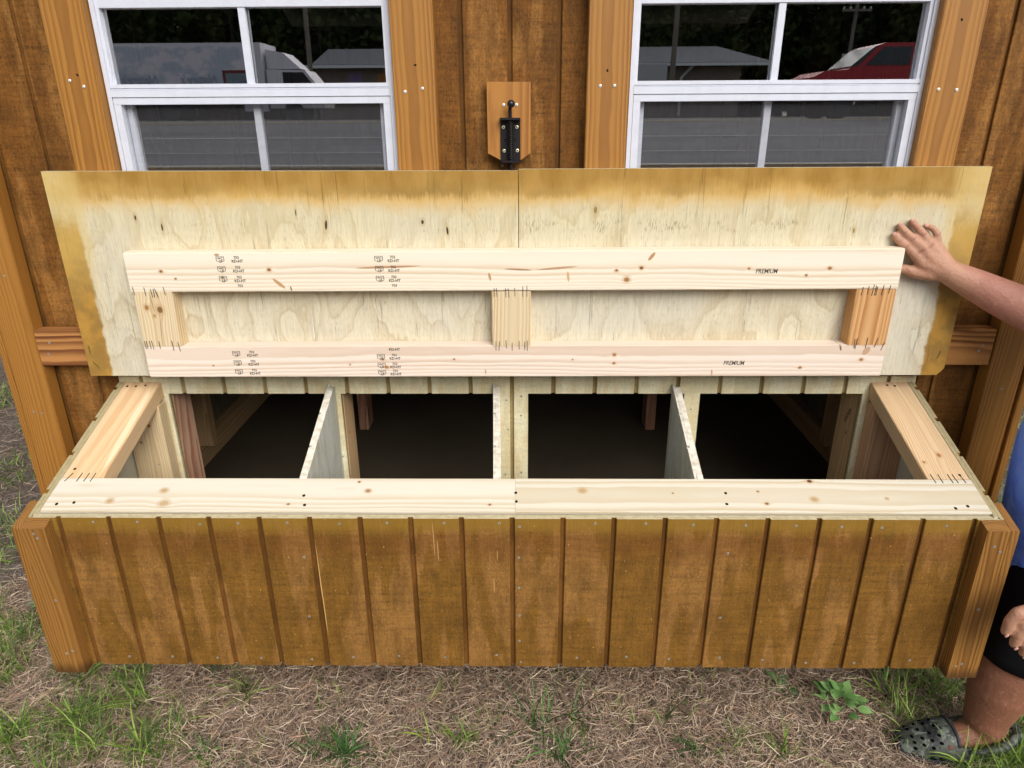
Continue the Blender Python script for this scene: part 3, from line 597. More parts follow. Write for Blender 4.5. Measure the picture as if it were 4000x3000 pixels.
# dividers: siding offcuts with sloped, chewed tops
for xl, xr, skew in ((-17.98, -17.35, .15), (-2.0, -1.35, .4), (15.2, 15.9, -.1)):
    rr = random.Random(int(xl*10)); top = []
    for i in range(24):
        y = -.06 - i*(11.5/23); top.append((y, zs(y)-.12+rr.uniform(-.05, .05) - (.35 if i == 0 else 0)))
    poly = [(-.06, ZB)] + top + [(-11.75, zs(-11.7)-1.9), (-14.7, zs(-14.7)-1.9), (-14.7, ZB)]
    dv = prism('divider', poly, 'x', xl+.22, xr, M['divider'], nest); two_mat(dv, M['plyedge_white'], lambda p: abs(p.normal.x) < .5)
    def turn(o):
        pv = Matrix.Translation(Vector((xl, 0, 0))*I); mw = pv @ Matrix.Rotation(math.atan2(skew, 11.6), 4, 'Z') @ pv.inverted() @ o.matrix_basis
        o.matrix_basis = mw; ROOTW[o.name] = mw
        if o.parent is nest: o.matrix_parent_inverse = ROOTW[nest.name].inverted()
    turn(dv)
    for i in range(4):                        # grooved face on the left
        b, a = -.06-3.9*i+(-.12 if i else 0), max(-14.7, -.06-3.9*(i+1)+.12)
        if a < -11.6: b2 = b; tp = [(a, zs(a)-2.0), (-11.75, zs(-11.7)-1.95), (-11.7, zs(-11.7)-.15), (b, zs(b)-.15)]
        else: tp = [(a, zs(a)-.14), (b, zs(b)-.14)]
        o = prism('siding_board', [(b, ZB), (a, ZB)] + tp, 'x', xl, xl+.218, M['divider'], dv); turn(o); o.matrix_parent_inverse = ROOTW[dv.name].inverted(); two_mat(o, M['plyedge_white'], lambda p: p.normal.z > .5)
boxes('box_floor', [((-37.75, -14.75, ZB+.1), (37.75, -.05, ZB+.7))], M['inner_ply'], nest)

# ---- lid, raised against the wall
lid = thing('lid', None, None, (0, -2, 7)); lid.parent = nest; lid.matrix_parent_inverse = ROOTW[nest.name].inverted()
LF, LB = -2.2, -1.6
M['lid_left'] = plyface('lid_plywood_left', KW, 2.0, 1.0, .55, x0=-39.5, spots=[(-32.34, 21.51, .09, .22, 0, '#4a3618'), (-30.19, 20.68, .08, .35, 0, '#3b2a12'), (-16.0, 20.84, .12, .5, -.1, '#2f1d0c'), (-18.49, 21.86, .06, .3, 0, '#5a4322'), (-7.71, 21.05, .13, .2, 0, '#3a2a16'), (-5.61, 20.32, .1, .4, .1, '#2c1c0e')])
M['lid_right'] = plyface('lid_plywood_right', KW, 11.0, .6, .55, x1=39.4, spots=[(7.0, 22.0, .14, .3, 0, '#9a7f49'), (29.0, 20.2, .1, .25, 0, '#a08148')])
for poly, mt in (([(-39.5, 7.05), (.46, 7.06), (.47, 25.21), (-39.55, 25.34)], 'lid_left'), ([(.52, 7.06), (38.8, 7.1), (39.36, 7.75), (39.42, 25.36), (.53, 25.33)], 'lid_right')):
    o = prism('plywood_panel', poly, 'y', LF, LB, M[mt], lid); two_mat(o, M['plyedge'], lambda p: abs(p.normal.y) < .5)
RF = -3.7
board('rail', lid, (-.18, (RF+LF)/2, 17.14), 66.05, 3.44, 1.496, (1, .0, .0022), (0, 0, 1), M['rail_top'], .07)
board('rail', lid, (-.1, (RF+LF)/2, 8.98), 65.9, 2.94, 1.496, (1, 0, .0013), (0, 0, 1), M['rail_low'], .07)
board('cross_block', lid, (-31.35, (RF+LF)/2, 12.93), 4.98, 3.4, 1.49, (0, 0, 1), (1, 0, 0), M['block_knotty'], .05)
board('cross_block', lid, (-.15, (RF+LF)/2, 12.9), 4.92, 3.38, 1.49, (0, 0, 1), (1, 0, 0), M['block'], .05)
board('cross_block', lid, (31.1, (RF+LF)/2, 12.98), 4.98, 3.4, 1.49, (0, 0, 1), (1, 0, 0), M['block_fir'], .05)
for x, z, a in [(-32.94, 15.45, .1), (-31.97, 15.42, .05), (-31.41, 15.28, .1), (-31.2, 15.28, 0), (-30.98, 15.28, .25), (-30.26, 15.45, .1), (-32.9, 10.55, .05), (-32.74, 10.55, .05), (-32.46, 10.55, .08), (-32.24, 10.55, .1), (-31.61, 10.55, .03), (-30.43, 10.47, .05), (-29.89, 10.39, .1),
                (-1.62, 15.28, 0), (-1.4, 15.27, .05), (-.61, 15.25, .05), (-.37, 15.23, .1), (.16, 15.3, .05), (.86, 15.34, 0), (1.21, 15.38, 0), (-1.53, 10.43, 0), (-1.24, 10.43, -.05), (-.62, 10.58, .05), (-.09, 10.35, 0), (.53, 10.5, 0), (1.03, 10.43, 0), (1.25, 10.43, 0),
                (29.89, 15.3, -.1), (30.38, 15.4, -.08), (30.79, 15.4, -.08), (31.0, 15.36, -.05), (31.12, 15.34, -.05), (31.61, 15.4, -.1), (32.19, 15.47, -.1), (30.05, 10.61, .05), (30.2, 10.61, -.05), (31.09, 10.69, -.05), (31.91, 10.69, -.2), (32.55, 10.36, -.25)]:
    staple((x, RF, z), random.uniform(.72, .98), -a, lid)
for x, z, a, l in ((-39.05, 9.6, .05, .7), (-38.75, 8.1, -.6, .8), (38.6, 9.1, .25, .8)): staple((x, LF, z), l, a, lid, mat='brass', w=.1)
# inked grade stamps on the rails
def stamp(xs, xt, z, top=True, bottom=True, shield=True):
    if shield:
        w, h = .36, .40; o, i = [], []
        def sh(k): return [(-w*k, h*.62*k), (w*k, h*.62*k), (w*k, -h*.35*k), (0, -h*.75*k), (-w*k, -h*.35*k)]
        A, B = sh(.98), sh(.84); c = Vector((xs, RF-.006, z))
        V = [Vector((p[0], 0, p[1])) for p in A+B]; Fc = [(q, (q+1) % 5, 5+(q+1) % 5, 5+q) for q in range(5)]
        put('stamp', mesh_from('stamp', V, Fc), M['ink'], lid, Matrix.Translation(c*I))
        text('stamp', 'WC', (xs, RF-.002, z+.0), .24, M['ink'], lid, .006, 1.2, align='CENTER'); text('stamp', 'LB', (xs+.03, RF-.002, z-.2), .24, M['ink'], lid, .006, 1.2, align='CENTER')
    if top: text('stamp', '703', (xt+.55, RF-.002, z+.04), .33, M['ink'], lid, .006, .95, align='CENTER')
    if bottom: text('stamp', 'KD-HT', (xt+.6, RF-.002, z-.27), .33, M['ink'], lid, .01, .98, align='CENTER')
for z in (18.2, 17.35, 16.5): stamp(-24.95, -24.1, z); stamp(-11.4, -10.75, z)
stamp(-24.95, -24.1, 15.75, bottom=False, shield=False); stamp(-11.4, -10.75, 15.75, bottom=False, shield=False)
for z in (9.72, 8.85, 8.0): stamp(-24.85, -24.0, z)
for z in (9.42, 8.6, 7.92): stamp(-11.85, -11.2, z)
text('stamp', 'KD-HT', (-10.6, RF-.002, 10.0), .33, M['ink'], lid, .01, .98, align='CENTER')
text('stamp', 'PREMIUM', (20.6, RF-.002, 16.88), .56, M['ink'], lid, .008, .80, .12); text('stamp', 'PREMIUM', (18.75, RF-.002, 8.62), .56, M['ink'], lid, .008, .80, .12)

# ================================================================== LATCH
la = thing('spring_latch', 'black spring bolt latch screwed to a pointed wooden block between the windows', 'latch', (-.28, -.5, 26))
mb = prism('mounting_board', [(-2.06, 26.55), (-1.0, 26.0), (.7, 26.0), (1.5, 26.55), (1.48, 32.02), (-2.08, 32.04)], 'y', -1.15, -.001, M['latchboard'], la)
relocal(mb, (-.28, -.6, 29), (0, 0, 1), (1, 0, 0))
screws(mb, [(-.72, -1.15, 30.28), (.34, -1.15, 30.29)], HEAD)
boxes('bracket', [((-1.0, -1.27, 26.0), (.65, -1.152, 29.3))], M['black_metal'], la)
boxes('bracket', [((-1.02, -2.1, 29.16), (.65, -1.152, 29.32))], M['black_metal'], la)
prism('bracket', [(-.98, -1.152), (.68, -1.152), (.68, -1.9), (.5, -2.1), (-.8, -2.1), (-.98, -1.9)], 'z', 25.84, 25.99, M['black_metal'], la)
bx, by = -.16, -1.65
bo = put('bolt', lathe_tube('bolt', [(bx+.1, by, 23.6), (bx+.08, by, 25), (bx, by, 28), (bx-.03, by, 29.9), (bx-.02, by-.05, 30.15), (bx+.02, by-.25, 30.32)], [.145]*6), M['black_metal'], la, smooth=True)
bm = bmesh.new(); bmesh.ops.create_uvsphere(bm, u_segments=20, v_segments=14, radius=.31*I); me = bpy.data.meshes.new('ball'); bm.to_mesh(me); bm.free()
put('ball', me, M['ball'], bo, Matrix.Translation(Vector((bx+.06, by-.42, 30.36))*I), smooth=True)
sp = []
for i in range(19*14+1):
    t = i/14*2*math.pi; zz = 26.05+i/(19*14)*3.05; sp.append((bx+.02+.235*math.cos(t), by+.235*math.sin(t), zz))
put('spring', lathe_tube('spring', sp, [.045]*len(sp), 6), M['spring'], la, smooth=True)
screws(la, [(-.75, -1.27, 28.58), (.36, -1.27, 28.6), (-.7, -1.27, 26.74), (.4, -1.27, 26.76)], ZINC)
RIV = disc_mesh('rivet', .1, .14, recess=False); RIV.materials.append(M['black_metal']); screws(la, [(-.59, -1.27, 27.66), (.26, -1.27, 27.68)], RIV, name='rivet')
screws(wall, [(-.9, -.0, 25.45)], SCREW)

# ================================================================== ACROSS THE ROAD (mirrored in the panes)
def skyline():
    bt = thing('box_truck', 'white box truck with printed side across the road, mirrored in the left window', 'truck', (-640, -1300, gz(-1300)))
    g0 = gz(-1300)+.6
    tw = plain('truck_white', '#e6e3ea', 1, .5); td = plain('truck_dark', '#26262a', 1, .6); tr = plain('truck_red', '#8a3a36', .8, .5); tc = plain('truck_pale_blue', '#8fa3ad', .8, .5)
    tl = plain('truck_lettering', '#a3aebf', 1, .5)
    g = G_('truck_print'); x, y, z = g.sep(g.pos()); n = g.noise(g.xyz(g.mul(x, .02), g.mul(z, .03), 0.0), 1, 3, .6)
    prt = g.fin(g.mix(g.sm(n, .45, .55), lin('#ece4ec', 1), lin('#c4ccd8', 1)), .4)
    boxes('cargo_box', [((-790, -1400, g0+42), (-470, -1302, g0+150))], tw, bt)
    boxes('printed_panel', [((-786, -1302, g0+46), (-500, -1300.5, g0+144))], prt, bt)
    boxes('printed_panel', [((-555, -1300.4, g0+48), (-500, -1299.6, g0+98))], tr, bt); boxes('printed_panel', [((-549, -1299.5, g0+52), (-506, -1298.8, g0+92))], tc, bt)
    for x in (-735, -610):
        tx = bpy.data.curves.new('lettering', 'FONT'); R180 = Matrix.Rotation(math.pi, 4, 'Z') @ Matrix.Rotation(math.pi/2, 4, 'X')
        text('lettering', "Nature's", (x+44, -1299.5, g0+74), 22, tl, bt, .5, 1, .3, rot=R180); text('lettering', 'Own', (x+24, -1299.5, g0+56), 20, tl, bt, .5, 1, .3, rot=R180)
    prism('cab', [(-466, g0+24), (-350, g0+24), (-346, g0+62), (-362, g0+70), (-385, g0+98), (-466, g0+100)], 'y', -1392, -1310, tw, bt)
    prism('wind_fairing', [(-466, g0+101), (-395, g0+101), (-430, g0+132), (-466, g0+138)], 'y', -1385, -1318, tw, bt)
    prism('cab_window', [(-432, g0+72), (-372, g0+72), (-389, g0+94), (-432, g0+94)], 'y', -1309.8, -1309, td, bt)
    boxes('chassis', [((-785, -1385, g0+26), (-400, -1315, g0+41))], td, bt); boxes('fuel_tank', [((-520, -1318, g0+18), (-470, -1306, g0+40))], tw, bt)
    for x in (-720, -680, -415):
        for y in (-1310, -1392): put('wheel', lathe_tube('wheel', [(x, y-5, g0+19), (x, y+5, g0+19)], [19, 19], 20), td, bt)
    bt.location += Vector((-70, -200, 0))*I
    st = thing('roadside_store', 'low shop with grey hip roof and pale gutter, mirrored in both windows', 'shop', (100, -1950, gz(-1950)))
    g1 = gz(-1950); wl = plain('store_wall', '#8c827c', .9, .8); rf = plain('store_roof', '#6a6e75', .95, .9, var=.25); wt = plain('store_fascia', '#e4ebf0', 1, .5)
    boxes('wall', [((-560, -2300, g1), (590, -1975, g1+128))], wl, st)
    prism('roof', [(-1935, g1+136), (-2330, g1+136), (-2130, g1+190)], 'x', -560, 560, rf, st)
    boxes('gutter', [((-620, -1936, g1+128), (668, -1930, g1+135))], wt, st); boxes('soffit', [((-620, -1975, g1+129), (660, -1937, g1+133))], wl, st)
    V = [(560, -1935, g1+136), (560, -2330, g1+136), (560, -2130, g1+190), (665, -1935, g1+136), (665, -2330, g1+136)]
    put('roof', mesh_from('roof', V, [(0, 3, 2), (3, 4, 2), (4, 1, 2), (0, 1, 4, 3)]), rf, st)
    put('downspout', lathe_tube('downspout', [(452, -1940, g1+128), (440, -1965, g1+112), (430, -1970, g1+100), (430, -1970, g1+4)], [4]*4, 8), wt, st)
    pc = ['#7f6f9a', '#a8763e', '#99433d', '#53698e', '#8c8f93', '#a99a5b', '#4d7a72']
    for i in range(12):
        x = -470+i*78 if i < 4 else 60+(i-4)*42
        boxes('poster', [((x, -1974.8, g1+72), (x+34, -1973.5, g1+118))], plain('poster_print', pc[i % 7], 1.2, .6, var=.5), st)
    for i, (x, y, w, h, cc) in enumerate(((270, -1500, 60, 34, '#c8ccce'), (740, -1650, 44, 62, '#d8dadc'))):
        sg = thing('roadside_sign', ['white panel sign on two posts near the store front', 'small white notice board standing beside the dark hedge'][i], 'sign', (x, y, gz(y)))
        boxes('panel', [((x-w/2, y, gz(y)+70), (x+w/2, y+3, gz(y)+70+h))], plain('sign_white', cc, .8, .5), sg)
        boxes('post', [((x-3, y-3, gz(y)), (x+3, y-.1, gz(y)+70+h*.5))], wl, sg)
    for i, (x, y) in enumerate(((-540, -1850), (360, -1750), (1010, -2300))):
        up = thing('utility_pole', ['grey wooden utility pole beyond the box truck', 'grey wooden utility pole by the store', 'tall thin utility pole in front of the trees'][i], 'utility pole', (x, y, gz(y)), 'utility poles across the road')
        wm = plain('pole_wood', '#8d857c', .8, .9)
        put('pole', lathe_tube('pole', [(x, y, gz(y)), (x+4, y, gz(y)+330)], [7, 5], 10), wm, up)
        boxes('cross_arm', [((x-42, y+5, gz(y)+296), (x+46, y+10, gz(y)+303))], wm, up)
        for q in (-38, -18, 22, 42): boxes('insulator', [((x+q-2, y+5.5, gz(y)+303), (x+q+2, y+9.5, gz(y)+309))], wt, up)
    # red pickup parked on the near side
    y0 = -780; gp = gz(y0); dx = 169
    pk = thing('red_pickup', 'red pickup facing the store with dark tyres, mirrored in the right window', 'car', (290+dx, y0, gp))
    red = plain('car_red', '#b8303a', 1, .25, .5); gl = plain('car_glass', '#3a4650', .7, .1, .6); blk = plain('tyre_rubber', '#17171a', 1, .8)
    prism('body', [(158+dx, gp+20), (380+dx, gp+20), (384+dx, gp+48), (380+dx, gp+52), (250+dx, gp+54), (168+dx, gp+50), (156+dx, gp+44)], 'y', y0-72, y0, red, pk)
    prism('cab', [(196+dx, gp+52), (222+dx, gp+75), (232+dx, gp+78.5), (290+dx, gp+78.5), (300+dx, gp+52)], 'y', y0-68, y0-4, red, pk)
    prism('windshield', [(197.5+dx, gp+55), (221+dx, gp+75.2), (224+dx, gp+75.2), (205+dx, gp+55)], 'y', y0-64, y0-3.2, gl, pk)
    prism('side_window', [(214+dx, gp+56), (231+dx, gp+74.5), (262+dx, gp+74.5), (262+dx, gp+56)], 'y', y0-3.9, y0-3, gl, pk)
    for x in (190+dx, 350+dx):
        for yy in (y0-66, y0-6): put('wheel', lathe_tube('wheel', [(x, yy-5, gp+16), (x, yy+5.5, gp+16)], [16, 16], 22), blk, pk)
skyline()
def woods():
    rs = np.random.RandomState(3); n = 190000; ng = 260
    cx = rs.uniform(-4200, 4200, ng); cy = rs.uniform(-3900, -2700, ng); ch = rs.uniform(620, 1250, ng); cr = rs.uniform(180, 360, ng)
    k = rs.randint(0, ng, n); u = rs.normal(size=(n, 3)); u /= np.linalg.norm(u, axis=1)[:, None]; rr = rs.uniform(.45, 1, n)**.5
    c = np.stack([cx[k]+u[:, 0]*cr[k]*rr, cy[k]+u[:, 1]*cr[k]*.8*rr, GZ+49+ch[k]*(.52+.46*u[:, 2]*rr)], 1)
    a = rs.normal(size=(n, 3)); a /= np.linalg.norm(a, axis=1)[:, None]; b = np.cross(a, rs.normal(size=(n, 3))); b /= np.linalg.norm(b, axis=1)[:, None]
    nb = 30000; c[:nb] = np.stack([rs.uniform(-4800, 4800, nb), rs.uniform(-4500, -4000, nb), GZ+49+rs.uniform(0, 1150, nb)], 1); sz = rs.uniform(9, 24, n)[:, None]; sz[:nb] *= 3.2; V = np.stack([c+a*sz, c+b*sz*.6, c-a*sz, c-b*sz*.6], 1).reshape(-1, 3)*I
    me = bpy.data.meshes.new('woods'); me.vertices.add(4*n); me.vertices.foreach_set('co', V.ravel()); me.loops.add(4*n); me.loops.foreach_set('vertex_index', np.arange(4*n))
    me.polygons.add(n); me.polygons.foreach_set('loop_start', np.arange(n)*4); me.polygons.foreach_set('loop_total', np.full(n, 4)); me.update()
    g = G_('woods_leaf'); v = g.pos(); nz = g.noise(v, .012, 3, .6)
    o = put('woods', me, g.fin(g.mix(g.sm(nz, .4, .6), lin('#2c3b24', .7), lin('#56653a', .7)), .9, spec=.1)); tag(o, 'dark green woods behind the store across the road', 'woods', kind='stuff')
    V, Fc = [], []
    for i in range(60):
        x, y = rs.uniform(-4000, 4000), rs.uniform(-3300, -2700); r = rs.uniform(5, 11); h = rs.uniform(350, 700); m = len(V)
        for z, q in ((GZ+30, r), (h+150, r*.5)):
            for t in range(6): V.append((x+q*math.cos(t*math.pi/3), y+q*math.sin(t*math.pi/3), z))
        Fc += [(m+t, m+(t+1) % 6, m+6+(t+1) % 6, m+6+t) for t in range(6)]
    o = put('woods_trunks', mesh_from('woods_trunks', V, Fc), plain('trunk_bark', '#4d453c', .7, .9)); tag(o, 'grey trunks standing in the woods across the road', 'woods', kind='stuff')
woods()

# ================================================================== GROUND COVER
def tint_mat(name, rough=.7, spec=.2, trans=.0):
    g = G_(name); at = g.node('ShaderNodeAttribute', attribute_name='tint')
    if trans:
        d = g.node('ShaderNodeBsdfPrincipled'); g.t.links.new(at.outputs['Color'], d.inputs['Base Color']); d.inputs['Roughness'].default_value = rough; d.inputs['Specular IOR Level'].default_value = spec
        t = g.node('ShaderNodeBsdfTranslucent'); g.t.links.new(at.outputs['Color'], t.inputs[0]); mx = g.node('ShaderNodeMixShader'); mx.inputs[0].default_value = trans
        g.t.links.new(d.outputs[0], mx.inputs[1]); g.t.links.new(t.outputs[0], mx.inputs[2]); g.t.links.new(mx.outputs[0], g.out.inputs[0]); return g.m_()
    return g.fin(at.outputs['Color'], rough, spec=spec)
M['straw'] = tint_mat('dry_grass_tint', .8, .15); M['blade'] = tint_mat('grass_blade_tint', .55, .3, .3)
GHV = np.vectorize(gh)
def ribbon_mesh(name, base, az, length, w, col, bend, pitch, nseg=3, wave=None, twist=None, taper=True):
    """Many curved strips at once. pitch: start elevation, bend: how far it droops; per strip arrays."""
    n = len(az); P = base.copy(); rows = []
    d = np.stack([np.cos(az), np.sin(az)], 1); wob = wave if wave is not None else np.zeros(n); tw = twist if twist is not None else np.zeros(n)
    for k in range(nseg+1):
        t = k/nseg; ang = az+wob*(t-.5)*2; dd = np.stack([np.cos(ang), np.sin(ang)], 1); sd = np.stack([-dd[:, 1], dd[:, 0]], 1)
        ww = w*(1-t**2*.92) if taper else w*(1-abs(2*t-1)**3*.7)
        off = np.stack([sd[:, 0]*np.cos(tw), sd[:, 1]*np.cos(tw), np.sin(tw)], 1)*ww[:, None]/2
        rows.append(P-off); rows.append(P+off)
        el = pitch-bend*(t+.5/nseg); st = length/nseg
        P = P+np.stack([dd[:, 0]*np.cos(el)*st, dd[:, 1]*np.cos(el)*st, np.sin(el)*st], 1)
    V = np.stack(rows, 1)*I; nv = 2*(nseg+1)
    idx = np.array([[2*k, 2*k+1, 2*k+3, 2*k+2] for k in range(nseg)]).ravel()
    L = (np.arange(n)[:, None]*nv+idx[None]).ravel(); nf = n*nseg
    me = bpy.data.meshes.new(name); me.vertices.add(n*nv); me.vertices.foreach_set('co', V.reshape(-1, 3).ravel()); me.loops.add(len(L)); me.loops.foreach_set('vertex_index', L)
    me.polygons.add(nf); me.polygons.foreach_set('loop_start', np.arange(nf)*4); me.polygons.foreach_set('loop_total', np.full(nf, 4)); me.update()
    ca = me.attributes.new('tint', 'FLOAT_COLOR', 'POINT'); c4 = np.ones((n, nv, 4), np.float32); c4[:, :, :3] = col[:, None, :]
    ca.data.foreach_set('color', c4.ravel()); return me
def palette(n, cols, k, jit=.25):
    c = np.array([lin(h, k)[:3] for h in cols]); q = c[np.random.randint(0, len(c), n)]
    return np.clip(q*np.random.uniform(1-jit, 1+jit, (n, 1)), 0, 1)
def straw(n, x0, x1, y0, y1, cols, k, lmin=.8, lmax=3.2, name='dry_grass', lift=.85):
    x = np.random.uniform(x0, x1, n); y = np.random.uniform(y0, y1, n); z = GHV(x, y)+np.random.uniform(.0, lift, n)**1.3
    me = ribbon_mesh(name, np.stack([x, y, z], 1), np.random.uniform(0, 6.28, n), np.random.uniform(lmin, lmax, n)*np.random.uniform(.6, 1, n), np.random.uniform(.03, .075, n), palette(n, cols, k), np.random.uniform(-.2, .35, n), np.random.uniform(-.12, .3, n), 3, np.random.normal(0, .5, n), np.random.uniform(-.9, .9, n), False)
    o = put(name, me, M['straw']); tag(o, 'matted dry cut grass lying over the soil', 'dry grass', kind='stuff'); return o
SC_ = ['#a58f79', '#8f7a68', '#b8a48c', '#7b685a', '#c9b79d', '#96806e', '#a88a70', '#6b5a4e', '#b59f90']
straw(115000, -62, 64, -24, 8, SC_, 1.18)
straw(16000, -75, 75, -62, -24, SC_, 1.1, 1, 3.5); straw(16000, -120, -44, -12, 75, SC_, 1.05, 1, 3.5); straw(5000, 44, 120, -12, 75, SC_, 1.0, 1, 3.5)
GR = ['#6a8434', '#7d9840', '#57752f', '#8fa74e', '#4a6633', '#9ab05c']; DG = ['#426a30', '#4f783c', '#608846', '#375a2c']
def blades(n, xyfun, lmin, lmax, cols, k=1.05, name='grass', wmin=.05, wmax=.13, up=1.15, seg=4):
    x, y = xyfun(n); m = len(x); z = GHV(x, y)-.05
    me = ribbon_mesh(name, np.stack([x, y, z], 1), np.random.uniform(0, 6.28, m), np.random.uniform(lmin, lmax, m), np.random.uniform(wmin, wmax, m), palette(m, cols, k, .3), np.random.uniform(.2, 1.5, m), np.random.normal(up, .25, m), seg, np.random.normal(0, .25, m), np.random.uniform(-.6, .6, m))
    o = put(name, me, M['blade']); tag(o, 'short green grass growing through the dry thatch', 'grass', kind='stuff'); return o
def region(x0, x1, y0, y1, thr, sc, seed):
    def f(n):
        x = np.random.uniform(x0, x1, n); y = np.random.uniform(y0, y1, n)
        v = np.array([mn.noise((a*sc, b*sc, seed)) for a, b in zip(x, y)]); k = v > thr; return x[k], y[k]
    return f
blades(7000, region(-62, -30, -24, 4, .05, .16, 1.0), 1.0, 4.2, GR)
blades(2400, region(-30, 36, -22, -4, .22, .2, 4.0), .8, 3.0, GR)
blades(4600, region(35.5, 56, -22, -3, -.05, .2, 8.0), 1.2, 4.8, GR)
blades(8000, region(-120, -46, -6, 75, .0, .08, 3.0), 1.2, 3.4, GR, wmax=.2); blades(9000, region(46, 120, -4, 75, -.25, .08, 6.0), 1.2, 3.6, ['#6c7f49', '#7f8f5d', '#8a9468', '#5d7340'], wmax=.22)
def tuft(x, y, n, l, cols, label, spread=.5, w=.16, up=1.1):
    bx = x+np.random.normal(0, spread, n); by = y+np.random.normal(0, spread*.8, n); bz = GHV(bx, by)-.05
    me = ribbon_mesh('grass_tuft', np.stack([bx-x, by-y, bz-gh(x, y)], 1), np.random.uniform(0, 6.28, n), l*np.random.uniform(.5, 1.1, n), np.random.uniform(w*.6, w*1.2, n), palette(n, cols, 1.05, .3), np.random.uniform(.3, 1.6, n), np.random.normal(up, .28, n), 5, np.random.normal(0, .2, n), np.random.uniform(-.5, .5, n))
    o = put('grass_tuft', me, M['blade'], None, Matrix.Translation(Vector((x, y, gh(x, y)))*I)); tag(o, label, 'grass tuft', 'grass tufts in the dry thatch')
TU = [(2.2, -13.3, 16, 6.0, DG, 'dark broad-bladed grass tuft below the middle of the front panel'), (4.6, -16.4, 18, 5.2, DG, 'dark grass tuft at the bottom edge just right of centre'), (-14.7, -17.0, 46, 3.6, DG, 'full dark tuft at the bottom edge left of centre'), (-17.6, -16.6, 20, 2.6, DG, 'low spiky tuft beside the full dark tuft'),
      (-26.5, -9.8, 22, 3.6, GR, 'bright green tuft under the front panel left part'), (-27.6, -16.8, 24, 2.6, DG, 'dark feathery tuft at bottom left in the thatch'), (-4.6, -15.9, 20, 3.2, GR, 'mixed yellow green tuft with short blades'), (-7.5, -14.4, 7, 3.0, ['#9db545', '#86a33e'], 'few lime green upright blades in dry thatch'),
      (5.6, -12.8, 9, 4.6, GR, 'sparse slender green blades right of centre'), (14.0, -12.8, 10, 3.4, GR, 'thin tuft of green blades below the front panel right part'), (16.1, -16.5, 18, 3.2, DG, 'low dark tuft at the bottom edge right of centre'), (24.0, -16.4, 16, 3.6, GR, 'green tuft with long side blade near the clog'), (20.6, -15.0, 12, 3.0, GR, 'loose tuft left of the clog toe'),
      (37.0, -9.6, 26, 4.8, GR, 'bright tuft behind the box corner beside the leg'), (39.8, -17.5, 44, 4.0, GR, 'dense bright grass in front of the clog'), (43.8, -17.5, 64, 4.8, GR, 'dense bright grass at the heel of the clog'), (-41, -13.5, 36, 4.6, GR, 'thick bright tuft at left bottom corner'), (-46, -15.4, 44, 4.4, GR, 'thick tuft at the left frame edge'),
      (-37.6, -16.2, 24, 4.4, GR, 'tall tuft beside the left box trim'), (-44, -8, 36, 4.4, GR, 'bushy tuft left of the box'), (-33, -16.4, 26, 4.4, GR, 'long-bladed tuft below the left trim'), (-36, -11, 24, 4.6, GR, 'leaning tuft under the left box corner')]
for t in TU: tuft(t[0], t[1], int(t[2]*1.35), t[3]*1.15, *t[4:])
def leaf_mesh(L, Wd, droop=.3, fold=.15):
    V, Fc = [], []; prof = [0, .55, .9, 1, .92, .68, .32, .03]; n = len(prof)
    for i, q in enumerate(prof):
        t = i/(n-1); x = L*t; z = -droop*L*t*t+.25*L*t
        V += [(x, -q*Wd/2, z+fold*q*Wd/2), (x, 0, z), (x, q*Wd/2, z+fold*q*Wd/2)]
    for i in range(n-1):
        for k in (0, 1): a = 3*i+k; Fc.append((a, a+1, a+4, a+3))
    return mesh_from('leaf', V, Fc)
def leafmat(name, c0, c1):
    g = G_(name); v = g.obj(); x, y, z = g.sep(v); n = g.noise(v, 2.0, 3); r = g.rnd()
    col = g.mix(g.sm(g.add(g.mul(n, .5), g.mul(r, .5)), .3, .7), lin(c0, .8), lin(c1, .8))
    vein = g.sm(g.m('ABSOLUTE', y), 0, .03, .5, 0.0); col = g.mix(vein, col, lin('#9fb87e', .8))
    return g.fin(col, .45, spec=.4)
M['weed'] = leafmat('weed_leaf', '#6c9a52', '#9cc478'); M['weed2'] = leafmat('broad_weed_leaf', '#5d8650', '#88ab72')
def plant(name, x, y, leaves, label, mat, stem=True, cat='plant', group=None):
    p = thing(name, label, cat, (x, y, gh(x, y)), group); z0 = gh(x, y)
    for (dx, dy, dz, az, L, Wd, tilt, roll) in leaves:
        me = LEAF; mw = Matrix.Translation(Vector((x+dx, y+dy, z0+dz))*I) @ Matrix.Rotation(az, 4, 'Z') @ Matrix.Rotation(-tilt, 4, 'Y') @ Matrix.Rotation(roll, 4, 'X') @ Matrix.Diagonal((L, Wd, L, 1))
        o = bpy.data.objects.new('leaf', me if mat is M['weed'] else LEAF2); COL.objects.link(o); o.matrix_basis = mw; o.parent = p; o.matrix_parent_inverse = ROOTW[p.name].inverted()
    if stem:
        for k in range(4):
            a = k*1.6+.3; put('stem', lathe_tube('stem', [(x, y, z0-.1), (x+.5*math.cos(a), y+.5*math.sin(a), z0+.9), (x+1.0*math.cos(a), y+1.0*math.sin(a), z0+1.6)], [.06, .05, .03], 6), M['weed'], p)
LEAF = leaf_mesh(1, 1, .22, .12); LEAF.materials.append(M['weed']); LEAF2 = leaf_mesh(1, 1, .5, .1); LEAF2.materials.append(M['weed2'])
for me in (LEAF, LEAF2):
    for p in me.polygons: p.use_smooth = True
rl = random.Random(5); LV = []
for i in range(30):
    a = rl.uniform(0, 6.28); r = rl.uniform(.1, 1.7); LV.append((r*math.cos(a), r*.8*math.sin(a)+.1, .5+rl.uniform(.2, 1.9)*(1.3-r/2.4), a+rl.uniform(-.5, .5), rl.uniform(1.05, 1.7), rl.uniform(.7, 1.0), rl.uniform(.05, .6), rl.uniform(-.35, .35)))
